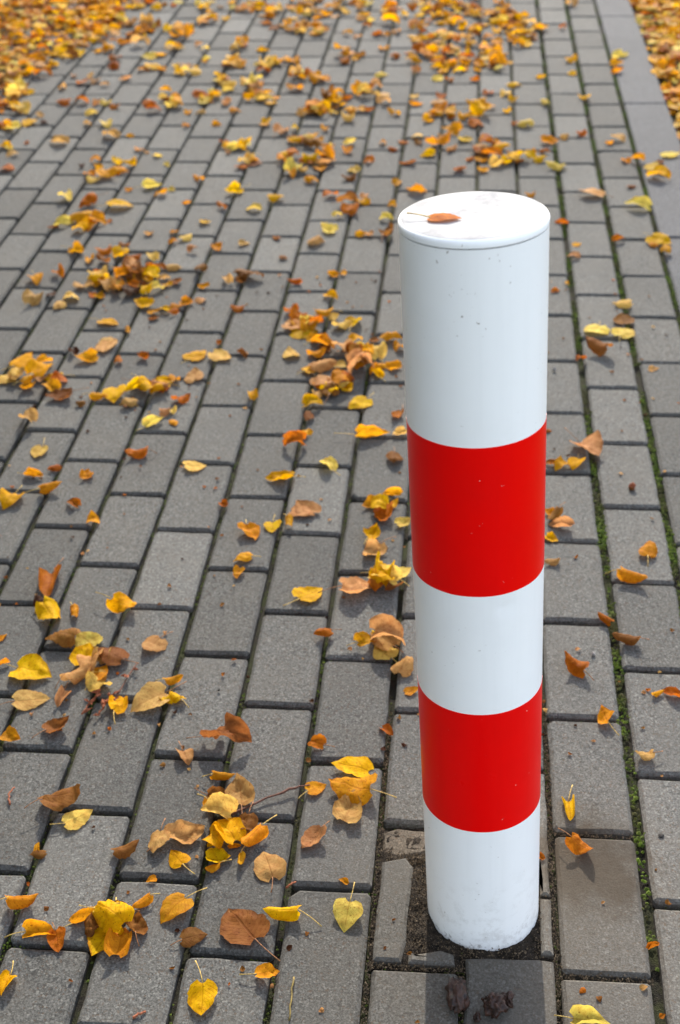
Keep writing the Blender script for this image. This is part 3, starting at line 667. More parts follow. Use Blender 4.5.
    (-878, 1845, 56, 110, 'T', 'C', 0, 2, "curled tan leaf seven columns left of bollard, nine rows beyond it"),
    (-444, 1565, 51, 279, 'O', 'C', 0, 2, "leftmost curled amber leaf three columns left of bollard, seven rows beyond it"),
    (-322, 1410, 53, 121, 'B', 'D', 0, 10, "crumpled brown leaf two columns left of bollard, six rows beyond it"),
    (-314, -23, 26, 202, 'O', 'C', 1, 0, "curled amber leaf two columns left of bollard, by the bottom edge"),
    (-659, 403, 30, 83, 'T', 'R', 1, 0, "smaller rolled tan leaf five columns left of bollard, level with middle white band"),
    (-412, 236, 30, 170, 'B', 'C', 1, 0, "curled brown leaf three columns left of bollard, level with lower red band"),
    (-414, 216, 29, 130, 'O', 'C', 1, 0, "curled amber leaf three columns left of bollard, level with lower red band"),
    (-290, 258, 27, 211, 'O', 'F', 1, 0, "flat amber leaf one column left of bollard, level with lower red band"),
    (-616, 446, 29, 120, 'P', 'F', 0, 2, "flat pale yellow leaf four columns left of bollard, level with middle white band"),
    (-236, 718, 36, 183, 'Y', 'C', 1, 0, "rightmost curled bright yellow leaf one column left of bollard, level with upper red band"),
    (-925, 1161, 44, 322, 'T', 'C', 0, 0, "curled tan leaf seven columns left of bollard, five rows beyond it"),
    (-858, 972, 37, 166, 'O', 'R', 1, 0, "rolled amber leaf seven columns left of bollard, level with upper red band"),
    (-421, 1091, 47, 17, 'R', 'D', 0, 0, "crumpled rust orange leaf three columns left of bollard, level with upper red band"),
    (-354, 1029, 41, 307, 'P', 'C', 1, 0, "curled pale yellow leaf two columns left of bollard, level with upper red band"),
    (-927, 1929, 55, 78, 'Y', 'C', 0, 0, "curled bright yellow leaf eight columns left of bollard, nine rows beyond it"),
    (-868, 1576, 44, 149, 'Y', 'F', 1, 0, "flat bright yellow leaf seven columns left of bollard, seven rows beyond it"),
    (366, 2456, 60, 150, 'Y', 'C', 0, 0, "curled bright yellow leaf on the kerb, eleven rows beyond bollard"),
    (-851, 1816, 52, 219, 'B', 'C', 0, 10, "farther curled brown leaf seven columns left of bollard, eight rows beyond it"),
    (-918, 1753, 50, 304, 'T', 'C', 1, 1, "curled tan leaf seven columns left of bollard, eight rows beyond it"),
    (-704, 1281, 49, 53, 'Y', 'D', 1, 2, "crumpled bright yellow leaf five columns left of bollard, six rows beyond it"),
    (-214, 574, 37, 105, 'P', 'D', 0, 3, "crumpled pale yellow leaf one column left of bollard, level with middle white band"),
    (-466, 301, 29, 108, 'T', 'C', 1, 0, "curled tan leaf three columns left of bollard, level with lower red band"),
    (-406, 158, 25, 66, 'Y', 'R', 1, 0, "smaller rolled bright yellow leaf two columns left of bollard, level with bollard's foot"),
    (-1010, 1314, 39, 163, 'P', 'F', 1, 1, "flat pale yellow leaf eight columns left of bollard, six rows beyond it"),
    (-926, 1329, 39, 13, 'Y', 'F', 1, 0, "flat bright yellow leaf seven columns left of bollard, six rows beyond it"),
    (-696, 1047, 40, 12, 'R', 'C', 1, 0, "curled rust orange leaf five columns left of bollard, level with upper red band"),
    (-399, 1240, 42, 194, 'Y', 'C', 0, 0, "leftmost curled bright yellow leaf two columns left of bollard, six rows beyond it"),
    (-353, 1338, 49, 346, 'R', 'D', 0, 0, "crumpled rust orange leaf two columns left of bollard, six rows beyond it"),
    (-928, 1772, 45, 210, 'Y', 'F', 1, 0, "flat bright yellow leaf eight columns left of bollard, eight rows beyond it"),
    (-816, 1667, 48, 348, 'Y', 'C', 0, 0, "nearer curled bright yellow leaf six columns left of bollard, eight rows beyond it"),
    (-445, 1595, 42, 167, 'Y', 'F', 1, 0, "smaller flat bright yellow leaf three columns left of bollard, seven rows beyond it"),
    (-267, 1514, 45, 156, 'O', 'C', 0, 0, "curled amber leaf one column left of bollard, seven rows beyond it"),
    (411, 2630, 53, 176, 'P', 'F', 0, 0, "flat pale yellow leaf on the kerb, twelve rows beyond bollard"),
    (-92, 2971, 64, 142, 'Y', 'C', 1, 0, "curled bright yellow leaf in line with bollard, fourteen rows beyond it"),
    (-204, 2707, 62, 205, 'O', 'C', 0, 0, "nearer curled amber leaf in line with bollard, thirteen rows beyond it"),
    (-78, 2725, 62, 299, 'R', 'C', 0, 0, "curled rust orange leaf in line with bollard, thirteen rows beyond it"),
    (-867, 1775, 45, 93, 'O', 'R', 1, 0, "rolled amber leaf seven columns left of bollard, eight rows beyond it"),
    (-290, 1368, 39, 296, 'Y', 'R', 1, 2, "rolled bright yellow leaf one column left of bollard, six rows beyond it"),
    (-1028, 2129, 54, 153, 'O', 'C', 0, 0, "curled amber leaf eight columns left of bollard, ten rows beyond it"),
    (-688, 589, 29, 110, 'O', 'R', 1, 0, "rolled amber leaf five columns left of bollard, level with middle white band"),
    (-423, 834, 31, 98, 'Y', 'F', 1, 0, "flat bright yellow leaf three columns left of bollard, level with upper red band"),
    (-247, 546, 31, 197, 'O', 'C', 1, 0, "curled amber leaf one column left of bollard, level with middle white band"),
    (-418, 1382, 37, 222, 'Y', 'F', 1, 0, "flat bright yellow leaf three columns left of bollard, six rows beyond it"),
    (-325, 1403, 42, 187, 'O', 'C', 0, 0, "farther curled amber leaf two columns left of bollard, six rows beyond it"),
    (-238, 1048, 37, 82, 'B', 'C', 1, 0, "curled brown leaf one column left of bollard, level with upper red band"),
    (-237, 942, 33, 346, 'O', 'R', 0, 0, "smaller rolled amber leaf one column left of bollard, level with upper red band"),
    (-270, 907, 35, 37, 'O', 'C', 1, 0, "curled amber leaf one column left of bollard, level with upper red band"),
    (-954, 1816, 48, 36, 'P', 'C', 1, 0, "right-hand curled pale yellow leaf eight columns left of bollard, eight rows beyond it"),
    (-726, 2340, 55, 34, 'Y', 'C', 1, 0, "curled bright yellow leaf six columns left of bollard, eleven rows beyond it"),
    (-456, 2092, 51, 327, 'P', 'C', 0, 0, "curled pale yellow leaf three columns left of bollard, ten rows beyond it"),
    (-474, 2012, 50, 208, 'T', 'C', 0, 0, "curled tan leaf three columns left of bollard, nine rows beyond it"),
    (-409, 2215, 53, 257, 'R', 'C', 0, 0, "curled rust orange leaf two columns left of bollard, ten rows beyond it"),
    (-350, 1590, 44, 250, 'Y', 'C', 1, 0, "curled bright yellow leaf two columns left of bollard, seven rows beyond it"),
    (-898, 1823, 44, 24, 'T', 'R', 1, 0, "rolled tan leaf seven columns left of bollard, eight rows beyond it"),
    (-835, 1809, 48, 5, 'Y', 'C', 0, 7, "curled bright yellow leaf seven columns left of bollard, eight rows beyond it"),
    (-841, 1753, 47, 193, 'B', 'C', 0, 2, "nearer curled brown leaf seven columns left of bollard, eight rows beyond it"),
    (-911, 1320, 37, 288, 'R', 'F', 0, 1, "flat rust orange leaf seven columns left of bollard, six rows beyond it"),
    (-696, 1286, 36, 168, 'T', 'R', 1, 6, "rolled tan leaf five columns left of bollard, six rows beyond it"),
    (-886, 1853, 46, 78, 'B', 'C', 0, 6, "curled brown leaf seven columns left of bollard, nine rows beyond it"),
    (-60, 2633, 55, 169, 'R', 'C', 1, 0, "left-hand curled rust orange leaf in line with bollard, twelve rows beyond it"),
    (-565, 2701, 63, 291, 'B', 'D', 0, 0, "crumpled brown leaf four columns left of bollard, thirteen rows beyond it"),
    (-998, 1325, 36, 110, 'P', 'R', 0, 4, "left-hand rolled pale yellow leaf eight columns left of bollard, six rows beyond it"),
    (-6, 2616, 54, 272, 'R', 'C', 1, 1, "right-hand curled rust orange leaf in line with bollard, twelve rows beyond it"),
    (-502, 417, 28, 308, 'Y', 'C', 1, 0, "curled bright yellow leaf three columns left of bollard, level with middle white band"),
    (123, 339, 26, 4, 'T', 'C', 1, 0, "curled tan leaf two columns right of bollard, level with lower red band"),
    (172, 464, 27, 332, 'R', 'C', 1, 0, "curled rust orange leaf two columns right of bollard, level with middle white band"),
    (-746, 616, 31, 289, 'D', 'C', 0, 0, "curled dark brown leaf six columns left of bollard, level with middle white band"),
    (-397, 842, 30, 103, 'O', 'R', 1, 0, "rolled amber leaf two columns left of bollard, level with upper red band"),
    (-460, 744, 32, 12, 'O', 'C', 1, 0, "middle curled amber leaf three columns left of bollard, level with upper red band"),
    (-314, 563, 29, 19, 'R', 'C', 1, 0, "curled rust orange leaf two columns left of bollard, level with middle white band"),
    (-510, 450, 26, 210, 'O', 'R', 1, 0, "rolled amber leaf three columns left of bollard, level with middle white band"),
    (-215, 585, 29, 301, 'R', 'C', 1, 0, "smaller curled rust orange leaf one column left of bollard, level with middle white band"),
    (93, 618, 27, 314, 'R', 'R', 0, 0, "rolled rust orange leaf one column right of bollard, level with middle white band"),
    (-919, 1290, 39, 310, 'O', 'C', 1, 0, "left-hand curled amber leaf seven columns left of bollard, six rows beyond it"),
    (-963, 1284, 39, 62, 'O', 'C', 0, 0, "curled amber leaf eight columns left of bollard, six rows beyond it"),
    (-751, 1226, 38, 7, 'T', 'C', 0, 2, "nearer curled tan leaf six columns left of bollard, six rows beyond it"),
    (-705, 1314, 39, 349, 'Y', 'C', 1, 0, "curled bright yellow leaf five columns left of bollard, six rows beyond it"),
    (-371, 1284, 38, 134, 'Y', 'C', 0, 0, "middle curled bright yellow leaf two columns left of bollard, six rows beyond it"),
    (-347, 1312, 39, 278, 'Y', 'C', 0, 0, "rightmost curled bright yellow leaf two columns left of bollard, six rows beyond it"),
    (-242, 1205, 37, 71, 'R', 'C', 1, 0, "curled rust orange leaf one column left of bollard, five rows beyond it"),
    (74, 1048, 31, 76, 'Y', 'F', 1, 0, "flat bright yellow leaf one column right of bollard, level with upper red band"),
    (-1037, 2105, 49, 236, 'O', 'C', 0, 0, "smaller curled amber leaf nine columns left of bollard, ten rows beyond it"),
    (-1031, 1945, 47, 147, 'O', 'C', 1, 0, "curled amber leaf nine columns left of bollard, nine rows beyond it"),
    (-984, 1698, 44, 290, 'P', 'C', 0, 0, "left-hand curled pale yellow leaf eight columns left of bollard, eight rows beyond it"),
    (-422, 1616, 42, 5, 'O', 'C', 1, 0, "rightmost curled amber leaf three columns left of bollard, seven rows beyond it"),
    (-260, 2355, 51, 343, 'O', 'C', 0, 0, "curled amber leaf one column left of bollard, eleven rows beyond it"),
    (98, 2536, 53, 350, 'P', 'C', 0, 0, "curled pale yellow leaf one column right of bollard, twelve rows beyond it"),
    (346, 2532, 53, 26, 'P', 'C', 0, 0, "curled pale yellow leaf on the kerb, twelve rows beyond bollard"),
    (-455, 3176, 62, 142, 'O', 'C', 0, 0, "curled amber leaf three columns left of bollard, fifteen rows beyond it"),
    (-113, 3067, 60, 9, 'O', 'C', 0, 0, "curled amber leaf in line with bollard, fourteen rows beyond it"),
    (-112, 2890, 58, 282, 'R', 'C', 0, 0, "curled rust orange leaf in line with bollard, fourteen rows beyond it"),
    (-182, 2819, 57, 333, 'O', 'C', 0, 0, "farther curled amber leaf in line with bollard, thirteen rows beyond it"),
    (-57, 2550, 53, 60, 'P', 'C', 1, 0, "curled pale yellow leaf in line with bollard, twelve rows beyond it"),
    (-1173, 3470, 59, 319, 'Y', 'F', 1, 0, "flat bright yellow leaf ten columns left of bollard, sixteen rows beyond it"),
    (-1289, 2725, 57, 353, 'T', 'C', 0, 0, "curled tan leaf eleven columns left of bollard, thirteen rows beyond it"),
    (-1427, 2900, 53, 325, 'Y', 'F', 0, 0, "flat bright yellow leaf twelve columns left of bollard, fourteen rows beyond it"),
    (-1480, 2997, 61, 53, 'P', 'C', 0, 0, "curled pale yellow leaf thirteen columns left of bollard, fourteen rows beyond it"),
    (20, 2606, 54, 312, 'Y', 'C', 1, 0, "curled bright yellow leaf one column right of bollard, twelve rows beyond it"),
    (-938, 1785, 51, 215, 'Y', 'D', 0, 4, "crumpled bright yellow leaf eight columns left of bollard, eight rows beyond it"),
    (-504, 2561, 54, 202, 'T', 'C', 0, 0, "curled tan leaf three columns left of bollard, twelve rows beyond it"),
    (-764, 2678, 51, 211, 'P', 'R', 0, 0, "rolled pale yellow leaf six columns left of bollard, thirteen rows beyond it"),
    (-955, 1343, 35, 289, 'P', 'R', 0, 0, "right-hand rolled pale yellow leaf eight columns left of bollard, six rows beyond it"),
    (-727, 2559, 53, 51, 'P', 'C', 1, 0, "curled pale yellow leaf six columns left of bollard, twelve rows beyond it"),
    (-900, 1875, 41, 82, 'Y', 'R', 0, 0, "rolled bright yellow leaf seven columns left of bollard, nine rows beyond it"),
    (-701, 2557, 47, 203, 'B', 'F', 0, 1, "flat brown leaf five columns left of bollard, twelve rows beyond it"),
    (-13, 2593, 47, 303, 'P', 'R', 0, 0, "rolled pale yellow leaf in line with bollard, twelve rows beyond it"),
    (-883, 1796, 43, 201, 'O', 'C', 1, 6, "farther curled amber leaf seven columns left of bollard, eight rows beyond it"),
    (-576, 2992, 57, 174, 'R', 'C', 1, 6, "curled rust orange leaf four columns left of bollard, fourteen rows beyond it"),
    (-657, 2817, 55, 245, 'T', 'C', 1, 0, "curled tan leaf five columns left of bollard, thirteen rows beyond it"),
    (-1055, 2086, 47, 247, 'Y', 'C', 0, 5, "curled bright yellow leaf nine columns left of bollard, ten rows beyond it"),
    (-571, 2999, 51, 171, 'O', 'R', 1, 1, "right-hand rolled amber leaf four columns left of bollard, fourteen rows beyond it"),
    (-368, 131, 21, 91, 'O', 'R', 1, 0, "smaller rolled amber leaf two columns left of bollard, level with bollard's foot"),
    (-211, 857, 31, 215, 'P', 'C', 0, 0, "rightmost curled pale yellow leaf one column left of bollard, level with upper red band"),
    (-968, 1316, 34, 235, 'Y', 'R', 1, 0, "rolled bright yellow leaf eight columns left of bollard, six rows beyond it"),
    (-741, 1305, 37, 174, 'T', 'C', 1, 0, "farther curled tan leaf six columns left of bollard, six rows beyond it"),
    (-234, 1141, 34, 49, 'P', 'C', 0, 0, "middle curled pale yellow leaf one column left of bollard, level with upper red band"),
    (-943, 2381, 50, 203, 'P', 'C', 1, 0, "curled pale yellow leaf eight columns left of bollard, eleven rows beyond it"),
    (-990, 1893, 40, 89, 'O', 'R', 0, 0, "rolled amber leaf eight columns left of bollard, nine rows beyond it"),
    (-1085, 1780, 43, 105, 'O', 'C', 1, 0, "curled amber leaf nine columns left of bollard, eight rows beyond it"),
    (-852, 1493, 35, 251, 'T', 'F', 0, 0, "smaller flat tan leaf seven columns left of bollard, seven rows beyond it"),
    (-723, 1844, 39, 73, 'B', 'R', 0, 0, "rolled brown leaf six columns left of bollard, nine rows beyond it"),
    (-420, 1514, 39, 218, 'O', 'C', 1, 0, "middle curled amber leaf three columns left of bollard, seven rows beyond it"),
    (-418, 2269, 48, 186, 'B', 'C', 1, 0, "curled brown leaf three columns left of bollard, eleven rows beyond it"),
    (-372, 1575, 40, 229, 'P', 'C', 0, 0, "curled pale yellow leaf two columns left of bollard, seven rows beyond it"),
    (204, 1695, 40, 3, 'P', 'C', 0, 0, "curled pale yellow leaf two columns right of bollard, eight rows beyond it"),
    (346, 3586, 62, 57, 'P', 'C', 0, 0, "curled pale yellow leaf on the kerb, seventeen rows beyond bollard"),
    (95, 2736, 52, 176, 'O', 'C', 0, 0, "curled amber leaf one column right of bollard, thirteen rows beyond it"),
    (30, 2882, 54, 272, 'P', 'C', 0, 0, "curled pale yellow leaf one column right of bollard, fourteen rows beyond it"),
    (-454, 3238, 59, 282, 'R', 'C', 0, 0, "curled rust orange leaf three columns left of bollard, fifteen rows beyond it"),
    (-216, 3038, 56, 310, 'O', 'C', 0, 0, "curled amber leaf one column left of bollard, fourteen rows beyond it"),
    (-1151, 2778, 54, 325, 'T', 'C', 0, 0, "curled tan leaf ten columns left of bollard, thirteen rows beyond it"),
    (-225, 3096, 51, 280, 'T', 'F', 1, 0, "flat tan leaf one column left of bollard, fifteen rows beyond it"),
    (-612, 2724, 48, 35, 'Y', 'R', 1, 0, "rolled bright yellow leaf four columns left of bollard, thirteen rows beyond it"),
    (-593, 3020, 56, 326, 'T', 'C', 1, 5, "curled tan leaf four columns left of bollard, fourteen rows beyond it"),
    (-823, 1733, 41, 289, 'Y', 'C', 1, 0, "farther curled bright yellow leaf six columns left of bollard, eight rows beyond it"),
    (-584, 2497, 56, 232, 'P', 'D', 0, 0, "crumpled pale yellow leaf four columns left of bollard, twelve rows beyond it"),
    (-885, 1739, 41, 300, 'O', 'C', 0, 3, "nearer curled amber leaf seven columns left of bollard, eight rows beyond it"),
    (-1021, 3061, 56, 187, 'P', 'C', 1, 0, "curled pale yellow leaf eight columns left of bollard, fourteen rows beyond it"),
    (-397, 1463, 37, 123, 'B', 'C', 0, 0, "curled brown leaf two columns left of bollard, seven rows beyond it"),
    (-866, 3088, 51, 284, 'T', 'R', 0, 0, "rolled tan leaf seven columns left of bollard, fifteen rows beyond it"),
    (-608, 2616, 50, 309, 'R', 'C', 0, 6, "curled rust orange leaf four columns left of bollard, twelve rows beyond it"),
    (-902, 3297, 51, 312, 'P', 'F', 0, 0, "flat pale yellow leaf seven columns left of bollard, sixteen rows beyond it"),
    (-526, 3070, 54, 198, 'O', 'C', 1, 9, "curled amber leaf four columns left of bollard, fourteen rows beyond it"),
    (-770, 3191, 56, 213, 'B', 'C', 0, 0, "curled brown leaf six columns left of bollard, fifteen rows beyond it"),
    (-88, 2664, 55, 106, 'T', 'D', 0, 0, "crumpled tan leaf in line with bollard, twelve rows beyond it"),
    (-600, 3045, 49, 108, 'O', 'R', 0, 1, "left-hand rolled amber leaf four columns left of bollard, fourteen rows beyond it"),
    (-823, 3245, 51, 89, 'P', 'R', 1, 2, "rolled pale yellow leaf six columns left of bollard, fifteen rows beyond it"),
    (-400, 119, 21, 30, 'O', 'C', 1, 0, "curled amber leaf two columns left of bollard, level with bollard's foot"),
    (-301, 336, 24, 343, 'R', 'C', 1, 0, "curled rust orange leaf one column left of bollard, level with lower red band"),
    (-460, 705, 28, 85, 'O', 'C', 0, 0, "leftmost curled amber leaf three columns left of bollard, level with upper red band"),
    (-220, 679, 27, 50, 'B', 'C', 0, 0, "curled brown leaf one column left of bollard, level with middle white band"),
    (-759, 1418, 36, 145, 'R', 'C', 0, 0, "curled rust orange leaf six columns left of bollard, six rows beyond it"),
    (-810, 1250, 31, 177, 'O', 'R', 1, 0, "rolled amber leaf six columns left of bollard, six rows beyond it"),
    (-725, 1286, 34, 144, 'O', 'C', 0, 0, "curled amber leaf six columns left of bollard, six rows beyond it"),
    (-766, 978, 31, 279, 'O', 'C', 0, 0, "curled amber leaf six columns left of bollard, level with upper red band"),
]
lr = random.Random(21)
for i, (x, y, L, h, c, s, st, lift, lab) in enumerate(LEAVES):
    make_leaf(x / 1000, y / 1000, lift / 1000, L / 1000, math.radians(h), c, s, st, lab, lr)
# the leaf lying on top of the post
tl = make_leaf(0, 0, 0, 0.027, math.radians(172), 'O', 'G', True, 'spotted orange leaf lying on the white top of the bollard', random.Random(8), group=None)
top = PB + AX * (PH + 0.0006)
tilt_q = Vector((0, 0, 1)).rotation_difference(AX); tl.location = top + tilt_q @ Vector((-0.0225, -0.0125, 0.0010))
tl.rotation_mode = 'QUATERNION'; tl.rotation_quaternion = tilt_q @ Quaternion((0, 0, 1), math.radians(172) + math.pi / 2)
for q in tl.data.color_attributes['leafcol'].data: q.color = (0.52, 0.145, 0.002, 1)

